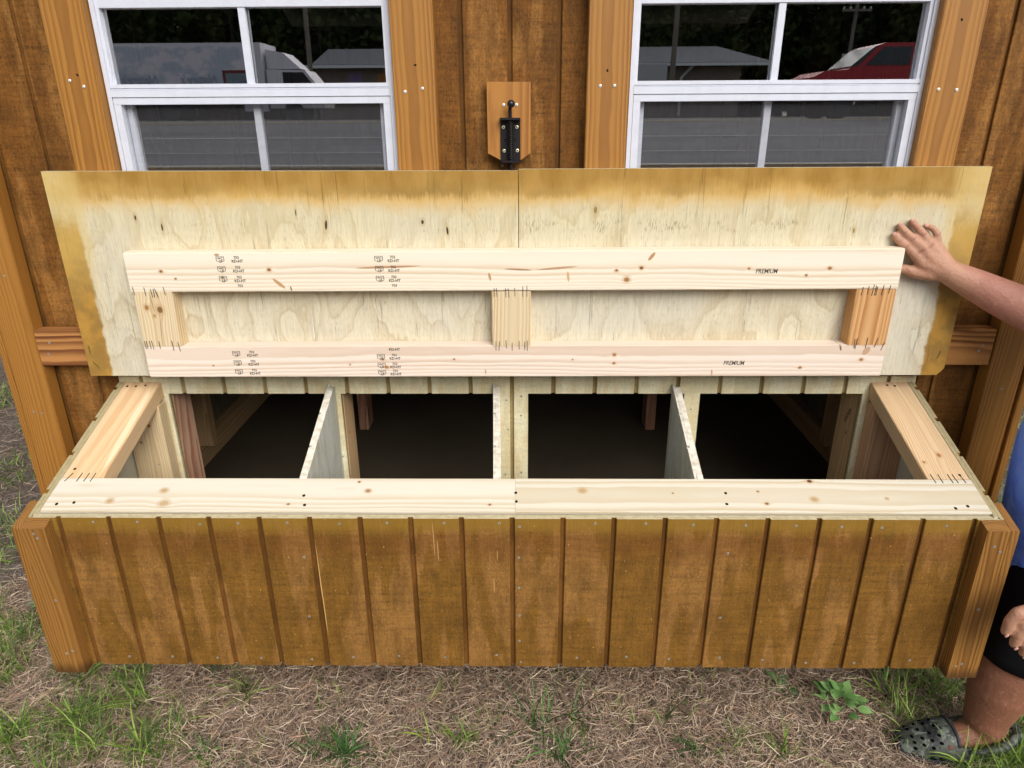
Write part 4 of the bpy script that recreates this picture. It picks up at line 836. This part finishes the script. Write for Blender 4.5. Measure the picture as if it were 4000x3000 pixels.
plant('leafy_weed', 31.0, -11.4, LV, 'small bushy green weed with oval leaves under the front panel', M['weed'])
def rosette(x, y, n, L, label, seed):
    q = random.Random(seed); plant('broadleaf_weed', x, y, [(0, 0, .15, i*6.28/n+q.uniform(-.3, .3), L*q.uniform(.6, 1.1), L*q.uniform(.2, .32), q.uniform(.1, .7), q.uniform(-.4, .4)) for i in range(n)], label, M['weed2'], False, 'weed', 'broadleaf weeds around the coop')
for a in ((-52.5, 3.5, 16, 4.2, 'broadleaf weed at the left edge beside the box trim', 1), (-57.5, 14.5, 12, 3.6, 'leafy weed at the foot of the left corner board', 2), (-68, 26, 10, 3.4, 'small weed in bare soil further left of the coop', 3), (38.6, -5.5, 12, 3.2, 'broadleaf weed between the box corner and the leg', 4),
          (48.5, -11.5, 12, 4.2, 'large-leaved weed behind the heel of the clog', 5), (49.5, -16.0, 10, 3.4, 'broadleaf weed at the right edge by the clog', 6), (26.8, -8.6, 8, 2.6, 'dark flat-leaved weed just behind the bushy weed', 7), (33.6, -12.2, 6, 1.3, 'tiny clover-like weed right of the bushy weed', 8)): rosette(*a)

# ================================================================== PERSON
per = thing('person', 'person in blue shirt, black shorts and camouflage clog holding the lid open', 'person', (46.5, -11, GZ))
def capsule_chain(bm, pts, rad, seg=26):
    for i in range(len(pts)-1):
        a, b = Vector(pts[i])*I, Vector(pts[i+1])*I; ra, rb = rad[i]*I, rad[i+1]*I; d = (b-a)
        if d.length < 1e-6: continue
        t = d.normalized(); u = t.orthogonal().normalized(); v = t.cross(u); rings = []
        for k in range(-4, 5):
            if k <= 0: ph = k*math.pi/8; c = a + t*ra*math.sin(ph); r = ra*math.cos(ph)
            else: ph = k*math.pi/8; c = None
            if k <= 0: rings.append((c, max(r, 1e-5)))
        for k in range(0, 5): ph = k*math.pi/8; rings.append((b + t*rb*math.sin(ph), max(rb*math.cos(ph), 1e-5)))
        vs = [[bm.verts.new(c+(u*math.cos(2*math.pi*q/seg)+v*math.sin(2*math.pi*q/seg))*r) for q in range(seg)] for c, r in rings]
        for A, B in zip(vs[:-1], vs[1:]):
            for q in range(seg): bm.faces.new((A[q], A[(q+1) % seg], B[(q+1) % seg], B[q]))
        bm.faces.new(list(reversed(vs[0]))); bm.faces.new(vs[-1])
def remeshed(name, chains, voxel, smooth=4, ell=()):
    bm = bmesh.new()
    for pts, rad in chains: capsule_chain(bm, pts, rad)
    for c, s in ell:
        r = bmesh.ops.create_uvsphere(bm, u_segments=24, v_segments=16, radius=1)
        for v in r['verts']: v.co = Vector((c[0]+v.co.x*s[0], c[1]+v.co.y*s[1], c[2]+v.co.z*s[2]))*I
    bmesh.ops.recalc_face_normals(bm, faces=bm.faces)
    me = bpy.data.meshes.new(name); bm.to_mesh(me); bm.free(); tmp = bpy.data.objects.new(name, me); COL.objects.link(tmp)
    m1 = tmp.modifiers.new('r', 'REMESH'); m1.mode = 'VOXEL'; m1.voxel_size = voxel; m1.use_smooth_shade = True
    m2 = tmp.modifiers.new('s', 'SMOOTH'); m2.factor = .5; m2.iterations = smooth
    dg = bpy.context.evaluated_depsgraph_get(); out = bpy.data.meshes.new_from_object(tmp.evaluated_get(dg)); bpy.data.objects.remove(tmp)
    for p in out.polygons: p.use_smooth = True
    return out
wr = (36.9, -3.5, 16.95)
ch = [ # right hand flat on the lid
    ([(32.36, -2.52, 19.85), (32.68, -2.72, 19.45), (33.2, -2.95, 19.05), (33.95, -3.1, 18.42)], [.30, .33, .37, .44]),
    ([(32.66, -2.52, 20.62), (33.0, -2.75, 20.22), (33.6, -3.0, 19.66), (34.5, -3.2, 18.9)], [.30, .33, .37, .46]),
    ([(33.62, -2.52, 20.98), (33.98, -2.74, 20.56), (34.42, -2.98, 20.05), (35.05, -3.15, 19.2)], [.29, .32, .36, .44]),
    ([(34.9, -2.5, 20.63), (35.3, -2.74, 20.46), (35.62, -3.0, 20.05), (35.75, -3.05, 19.3)], [.25, .28, .30, .37]),
    ([(33.1, -2.62, 17.05), (33.7, -2.8, 17.0), (34.5, -3.0, 16.75), (35.6, -3.2, 16.75)], [.38, .44, .52, .68]),
    ([(33.95, -3.1, 18.42), (35.0, -3.15, 17.5), wr], [.42, .62, .98]), ([(34.5, -3.2, 18.9), (35.5, -3.2, 17.9), wr], [.45, .7, 1.0]),
    ([(35.05, -3.15, 19.2), (35.9, -3.2, 18.2), wr], [.42, .66, 1.0]), ([(35.75, -3.05, 19.3), (36.3, -3.15, 18.3), wr], [.36, .55, .95]), ([(35.6, -3.2, 16.75), wr], [.6, .92]),
    ([wr, (39.05, -4.0, 15.95), (41.0, -5.0, 15.0), (43.0, -6.2, 14.1), (45.4, -7.4, 13.2)], [1.0, 1.3, 1.55, 1.7, 1.65]),
    ([(45.4, -7.4, 13.2), (49.3, -6.8, 14.6)], [1.65, 2.1]),
    # left arm and hand hanging
    ([(48.6, -15.2, 14.0), (48.4, -18.8, 6.0)], [2.1, 1.75]), ([(48.4, -18.8, 6.0), (45.0, -20.0, .8), (41.6, -20.3, -2.6)], [1.75, 1.5, 1.0]),
    ([(41.6, -20.3, -2.6), (38.6, -20.3, -4.4)], [1.0, .55]), ([(41.6, -20.3, -2.6), (39.2, -20.3, -5.2)], [1.0, .55]), ([(41.6, -20.3, -2.6), (39.9, -20.2, -6.0)], [1.0, .55]), ([(41.6, -20.3, -2.6), (40.6, -20.0, -6.4)], [1.0, .5]),
    ([(38.6, -20.3, -4.4), (37.15, -20.4, -4.75), (36.82, -20.3, -5.6), (36.92, -20.1, -6.7)], [.5, .46, .40, .33]),
    ([(39.2, -20.3, -5.2), (37.95, -20.45, -5.6), (37.68, -20.35, -6.6), (37.85, -20.1, -7.85)], [.5, .46, .41, .34]),
    ([(39.9, -20.2, -6.0), (38.85, -20.35, -6.7), (38.62, -20.3, -7.7), (38.75, -20.1, -8.7)], [.48, .44, .39, .33]),
    ([(40.6, -20.0, -6.4), (39.8, -20.2, -7.4), (39.6, -20.1, -8.3), (39.7, -19.9, -9.0)], [.42, .37, .33, .28]),
    ([(40.6, -20.9, -3.4), (39.4, -21.3, -5.0), (38.9, -21.2, -6.0)], [.6, .42, .34]),
    # torso, neck
    ([(47.2, -12.6, -1), (46.9, -12.8, 4), (47.8, -12, 11)], [4.3, 4.4, 3.9]), ([(48.6, -15.0, 13.8), (49.0, -7.0, 14.2)], [2.2, 2.2]), ([(48.3, -10.9, 13), (48.0, -10.9, 18)], [2.6, 2.0]),
    # legs
    ([(42.2, -15.0, -22.0), (42.0, -15.0, -20.4), (42.35, -15.0, -17.4), (42.5, -15.0, -15.0), (42.9, -15.0, -11.5), (45.6, -14.4, -1)], [1.6, 1.75, 2.4, 2.55, 2.55, 3.5]), ([(42.2, -15.0, -22.2), (39.6, -15.2, -22.9), (36.0, -15.4, -23.2)], [1.5, 1.2, .75]),
    ([(53.0, -9.0, -22.0), (52.8, -9, -20), (52.6, -9.0, -16.2), (52.0, -9.3, -11.5), (48.6, -10.6, -1)], [1.55, 1.75, 2.4, 2.5, 3.5]), ([(53.0, -9.0, -22.2), (50.4, -9, -22.9), (47, -9.0, -23.2)], [1.5, 1.2, .75])]
EL = [((47.6, -10.9, 22.0), (3.4, 2.9, 3.9)), ((44.2, -10.9, 21.4), (.55, .4, .7)), ((47.7, -13.8, 21.8), (.55, .3, .8)), ((47.7, -8.0, 21.8), (.55, .3, .8)), ((44.6, -10.9, 19.9), (.5, .9, .35))]
body = remeshed('body', ch, .0032, 5, EL)
g = G_('skin'); v = g.pos(); x, y, z = g.sep(v); n = g.noise(v, .5, 4, .6); n2 = g.noise(v, 5.0, 3, .6)
tan_ = g.sm(z, -13, -9, 1.0, 0.0); col = g.mix(tan_, lin('#c29377', .9), lin('#8f614a', .9))
red = g.mul(g.mul(g.sm(x, 36.5, 39.5), g.sm(z, 8, 12)), .65); col = g.mix(red, col, lin('#b4766a', .85))
col = g.mix(g.sm(n, .45, .7, 0, .35), col, lin('#a86c58', .85)); col = g.gain(col, g.add(.88, g.mul(n2, .24)))
for kx, kz, rx, rz in ((33.2, 19.05, .34, .10), (33.6, 19.66, .36, .11), (34.42, 20.05, .34, .10), (35.62, 20.05, .28, .09), (32.68, 19.45, .28, .06), (33.0, 20.22, .28, .06), (33.98, 20.56, .28, .06), (33.7, 17.0, .12, .32), (34.3, 18.7, .5, .22), (35.0, 19.1, .45, .2)):
    d = spot_mask(g, x, z, kx, kz, rx, rz, .75, wob=g.mul(g.sub(n2, .5), 1.2)); col = g.mix(g.sm(d, .3, 1.1, .5, 0.0), col, lin('#94584a', .85))
n3 = g.noise(v, 1.6, 4, .7); col = g.mix(g.sm(n3, .5, .75, 0, .3), col, lin('#d3a48c', .85)); n2 = g.add(n2, g.mul(n3, 1.5))
M['skin'] = g.fin(col, .52, bump=n2, bd=.045, spec=.35, **{'Subsurface Weight': .12, 'Subsurface Radius': (.01, .004, .002)})
bo_ = put('body', body, M['skin'], per)
for c, d, nn in (((32.18, -2.74, 20.0), (-.5, .6), -1), ((32.5, -2.76, 20.8), (-.6, .7), -1), ((33.47, -2.75, 21.12), (-.6, .7), -1), ((34.78, -2.7, 20.68), (-.9, .3), -1), ((36.78, -20.5, -6.75), (.1, -1), -1), ((37.78, -20.5, -7.95), (.1, -1), -1), ((38.72, -20.4, -8.85), (.1, -1), -1)):
    t = Vector((d[0], -.25 if c[1] > -5 else .35, d[1])).normalized(); bmn = bmesh.new(); bmesh.ops.create_uvsphere(bmn, u_segments=12, v_segments=8, radius=1)
    me = bpy.data.meshes.new('fingernail'); bmn.to_mesh(me); bmn.free(); mw = basis(c, t, t.cross(Vector((0, -1, 0)))) @ Matrix.Diagonal((.2*I, .165*I, .06*I, 1)); put('fingernail', me, M['skinnail'], per, mw, smooth=True)
hair = remeshed('hair', [], .004, 3, [((48.2, -10.9, 23.0), (3.4, 3.1, 3.5)), ((49.2, -10.9, 21.4), (2.4, 2.9, 3.2))]); put('hair', hair, plain('brown_hair', '#3d2b1e', 1, .7, var=.3), per)
for yy in (-12.1, -9.7):
    bmn = bmesh.new(); bmesh.ops.create_uvsphere(bmn, u_segments=12, v_segments=8, radius=.32*I); me = bpy.data.meshes.new('eye'); bmn.to_mesh(me); bmn.free(); put('eye', me, plain('eye_dark', '#2a211c', 1, .2), per, Matrix.Translation(Vector((44.55, yy, 22.3))*I), smooth=True)
def loft(name, rings, mat, parent, seg=40, thick=.1, wob=0.0, sub=3):
    rs = []
    for i in range(len(rings)-1):
        for k in range(sub): t = k/sub; rs.append([(1-t)*a+t*b for a, b in zip(rings[i], rings[i+1])])
    rs.append(list(rings[-1])); V, Fc = [], []
    for i, (cx, cy, cz, ax, ay) in enumerate(rs):
        for k in range(seg):
            a = 2*math.pi*k/seg; q = 1+wob*(mn.noise((math.cos(a)*1.8, math.sin(a)*1.8, cz*.13+i*.02))+.5*mn.noise((math.cos(a)*4, math.sin(a)*4, cz*.3)))
            V.append((cx+ax*q*math.cos(a), cy+ay*q*math.sin(a), cz))
    for i in range(len(rs)-1):
        for k in range(seg): j = (k+1) % seg; Fc.append((i*seg+k, i*seg+j, (i+1)*seg+j, (i+1)*seg+k))
    o = put(name, mesh_from(name, V, Fc), mat, parent, smooth=True); md = o.modifiers.new('thickness', 'SOLIDIFY'); md.thickness = thick*I; md.offset = -1; return o
g = G_('blue_jersey'); v = g.pos(); n = g.noise(v, .35, 4, .55, .6); n2 = g.noise(v, 14.0, 2)
M['shirt'] = g.fin(g.gain(g.mix(g.sm(n, .4, .65), lin('#7ba0ff', 1), lin('#668dff', 1)), g.add(.9, g.mul(n2, .2))), .85, bump=g.add(g.mul(n, 4.0), g.mul(n2, .15)), bd=.10, spec=.15)
g = G_('black_shorts'); v = g.pos(); M['shorts'] = g.fin(lin('#0d0d11', 1), .8, bump=g.noise(v, .4, 3), bd=.2, spec=.2)
loft('shirt', [(45.3, -14.0, -12.4, 4.3, 5.6), (45.7, -13.9, -9.0, 4.7, 5.9), (46.1, -13.7, -4, 5.1, 6.1), (46.1, -13.4, 1.6, 5.3, 6.2), (46.2, -13.3, 5.0, 5.2, 6.2), (47.5, -12.6, 9, 4.6, 6.3), (48.3, -11.6, 13.5, 3.6, 6.2), (48.3, -10.9, 15.8, 2.9, 4.4), (48.1, -10.9, 17.2, 2.3, 2.5)], M['shirt'], per, wob=.035)
def tube_cloth(name, pts, rad, mat, parent):
    o = put(name, lathe_tube(name, pts, rad, 24, False), mat, parent, smooth=True); md = o.modifiers.new('thickness', 'SOLIDIFY'); md.thickness = .1*I; md.offset = 1; return o
tube_cloth('sleeve', [(48.9, -14.2, 15), (48.6, -16.4, 11.5), (48.5, -17.8, 8.4)], [2.6, 2.5, 2.55], M['shirt'], per); tube_cloth('sleeve', [(49.4, -8, 14.8), (48.4, -6.9, 14.3), (46.6, -7.1, 13.6)], [2.7, 2.4, 2.3], M['shirt'], per)
loft('shorts', [(43.3, -15.0, -13.5, 3.3, 3.3), (43.5, -15.0, -11, 3.4, 3.4), (44.9, -14.6, -5, 3.9, 3.8), (46.6, -13.8, 1, 4.2, 4.4)], M['shorts'], per, wob=.03)
loft('shorts', [(52.3, -9.1, -14.5, 3.3, 3.2), (51.8, -9.3, -11, 3.4, 3.3), (50.0, -10.2, -5, 3.8, 3.7), (47.8, -11.4, 1, 4.2, 4.4)], M['shorts'], per, wob=.03)
# clogs
g = G_('camo_foam'); v = g.pos(); x, y, z = g.sep(v); a = g.noise(v, .55, 4, .6, .6); b = g.noise(v, 1.1, 4, .65, .4); c_ = g.noise(g.xyz(g.mul(x, .8), g.mul(y, 3.0), g.mul(z, 3.0)), 1, 3, .6)
col = g.mix(g.sm(a, .42, .50), lin('#26272b', .9), lin('#4a4e46', .9)); col = g.mix(g.sm(b, .52, .60, 0, .9), col, lin('#7b8178', .9)); col = g.mix(g.sm(c_, .56, .62, 0, .8), col, lin('#35352f', .9))
M['camo'] = g.fin(col, .55, bump=b, bd=.03, spec=.35); M['foam'] = plain('dark_grey_foam', '#303036', 1, .6); M['rust'] = plain('rust_rivet', '#6a3a30', 1, .6)
def clog(ox, oy, heel=None):
    cl = thing('clog', None, None, (ox+5, oy, GZ)); cl.parent = per; cl.matrix_parent_inverse = ROOTW[per.name].inverted()
    L = 9.6; zb = gh(ox+5, oy)+.15
    def hw(t): return 1.95*(1-abs(2*min(t, .5)/1.0-1)**2.6*.98)**.5*(1 if t < .5 else 1-.14*math.sin((t-.5)/.35*math.pi/2) if t < .85 else .86*math.sqrt(max(0, 1-((t-.85)/.15)**2.2)))
    def top(t): return .95+1.75*math.sin(min(1, t/.56)*math.pi/2)**.9 if t < .5 else 2.68-.9*min(1, (t-.5)/.25)+.55*max(0, (t-.8)/.2)
    nt, nx_ = 24, 44; V, Fc = [], []
    for i in range(nx_+1):
        t = i/nx_; w = max(.05, hw(t)); hgt = top(t)*(1-max(0, 1-t/.09)**2*.55)
        for k in range(nt+1):
            th = math.pi*k/nt; cth, sth = math.cos(th), math.sin(th)
            V.append((ox+L*t, oy+w*math.copysign(abs(cth)**.75, cth), zb+hgt*sth**.8))
    cut = lambda t, k: t > .48 and 5 <= k <= nt-6
    for i in range(nx_):
        for k in range(nt):
            if not cut((i+.5)/nx_, k): a0 = i*(nt+1)+k; Fc.append((a0, a0+1, a0+nt+2, a0+nt+1))
    o = put('upper', mesh_from('upper', V, Fc), M['camo'], cl, smooth=True); md = o.modifiers.new('thickness', 'SOLIDIFY'); md.thickness = .2*I; md.offset = -1
    V, Fc = [], []; n = 48
    for zz, gr in ((0, -.02), (.12, .1), (.5, .12), (.72, .03)):
        for k in range(n):
            t = k/n*2; sgn = 1 if t < 1 else -1; tt = t if t < 1 else 2-t; tt = .5-.5*math.cos(tt*math.pi)
            V.append((ox+L*tt+gr*(1 if tt > .5 else -1)*abs(2*tt-1)**3, oy+sgn*(hw(tt)+gr), zb-.15+zz))
    for r in range(3):
        for k in range(n): j = (k+1) % n; Fc.append((r*n+k, r*n+j, (r+1)*n+j, (r+1)*n+k))
    Fc += [tuple(range(n-1, -1, -1)), tuple(3*n+k for k in range(n))]
    put('sole', mesh_from('sole', V, Fc), M['foam'], cl, smooth=False)
    def surf(t, th):
        w = max(.05, hw(t)); hgt = top(t); f = lambda q: Vector((ox+L*t, oy+w*math.copysign(abs(math.cos(q))**.75, math.cos(q)), zb+hgt*math.sin(q)**.8))
        p = f(th); du = f(th+.03)-f(th-.03); w2 = max(.05, hw(t+.02)); h2 = top(t+.02)
        p2 = Vector((ox+L*(t+.02), oy+w2*math.copysign(abs(math.cos(th))**.75, math.cos(th)), zb+h2*math.sin(th)**.8)); nn = du.cross(p2-p); nn = nn if nn.z > 0 else -nn
        return p, nn.normalized()
    for t, ths in ((.14, (3.9, 3.14+.0,)), ):
        pass
    for j, t in enumerate((.13, .20, .27, .34)):
        for q in range(4 if j % 2 else 5):
            th = 1.0+(q+(.5 if j % 2 else 0))*.36; p, nn = surf(t, th); put('vent_hole', HOLE, None, cl, Matrix.Translation(p*I) @ nn.to_track_quat('Z', 'Y').to_matrix().to_4x4() @ Matrix.Diagonal((1, .8, 1, 1)))
    for t in (.13, .26, .34): p, nn = surf(t, 2.93); put('side_vent', HOLE, None, cl, Matrix.Translation(p*I) @ nn.to_track_quat('Z', 'Y').to_matrix().to_4x4() @ Matrix.Diagonal((2.0, 1.0, 1, 1)))
    p, nn = surf(.41, 2.45); put('rivet', HOLE2, None, cl, Matrix.Translation(p*I) @ nn.to_track_quat('Z', 'Y').to_matrix().to_4x4())
    rim = [surf(.487, th)[0] for th in np.linspace(.68, math.pi-.68, 16)]
    put('collar', lathe_tube('collar', rim, [.15]*16, 8), M['foam'], cl, smooth=True)
    st = [(ox+5.6, oy-1.75, zb+1.35)]+[(ox+7.6+2.75*math.cos(a), oy+1.72*math.sin(a), zb+1.65+.75*max(0, math.cos(a))) for a in np.linspace(-1.45, 1.45, 14)]+[(ox+5.6, oy+1.75, zb+1.35)]
    put('heel_strap', lathe_tube('heel_strap', st, [.16]+[.40]*(len(st)-2)+[.16], 8), M['camo'], cl, smooth=True)
HOLE = disc_mesh('vent_hole', .17, .03, recess=False); HOLE.materials.append(plain('hole_dark', '#0c0c0e', 1, .9, .0)); HOLE2 = disc_mesh('rivet', .2, .06, recess=False); HOLE2.materials.append(M['rust'])
clog(34.2, -15.35); clog(45.2, -9.1)
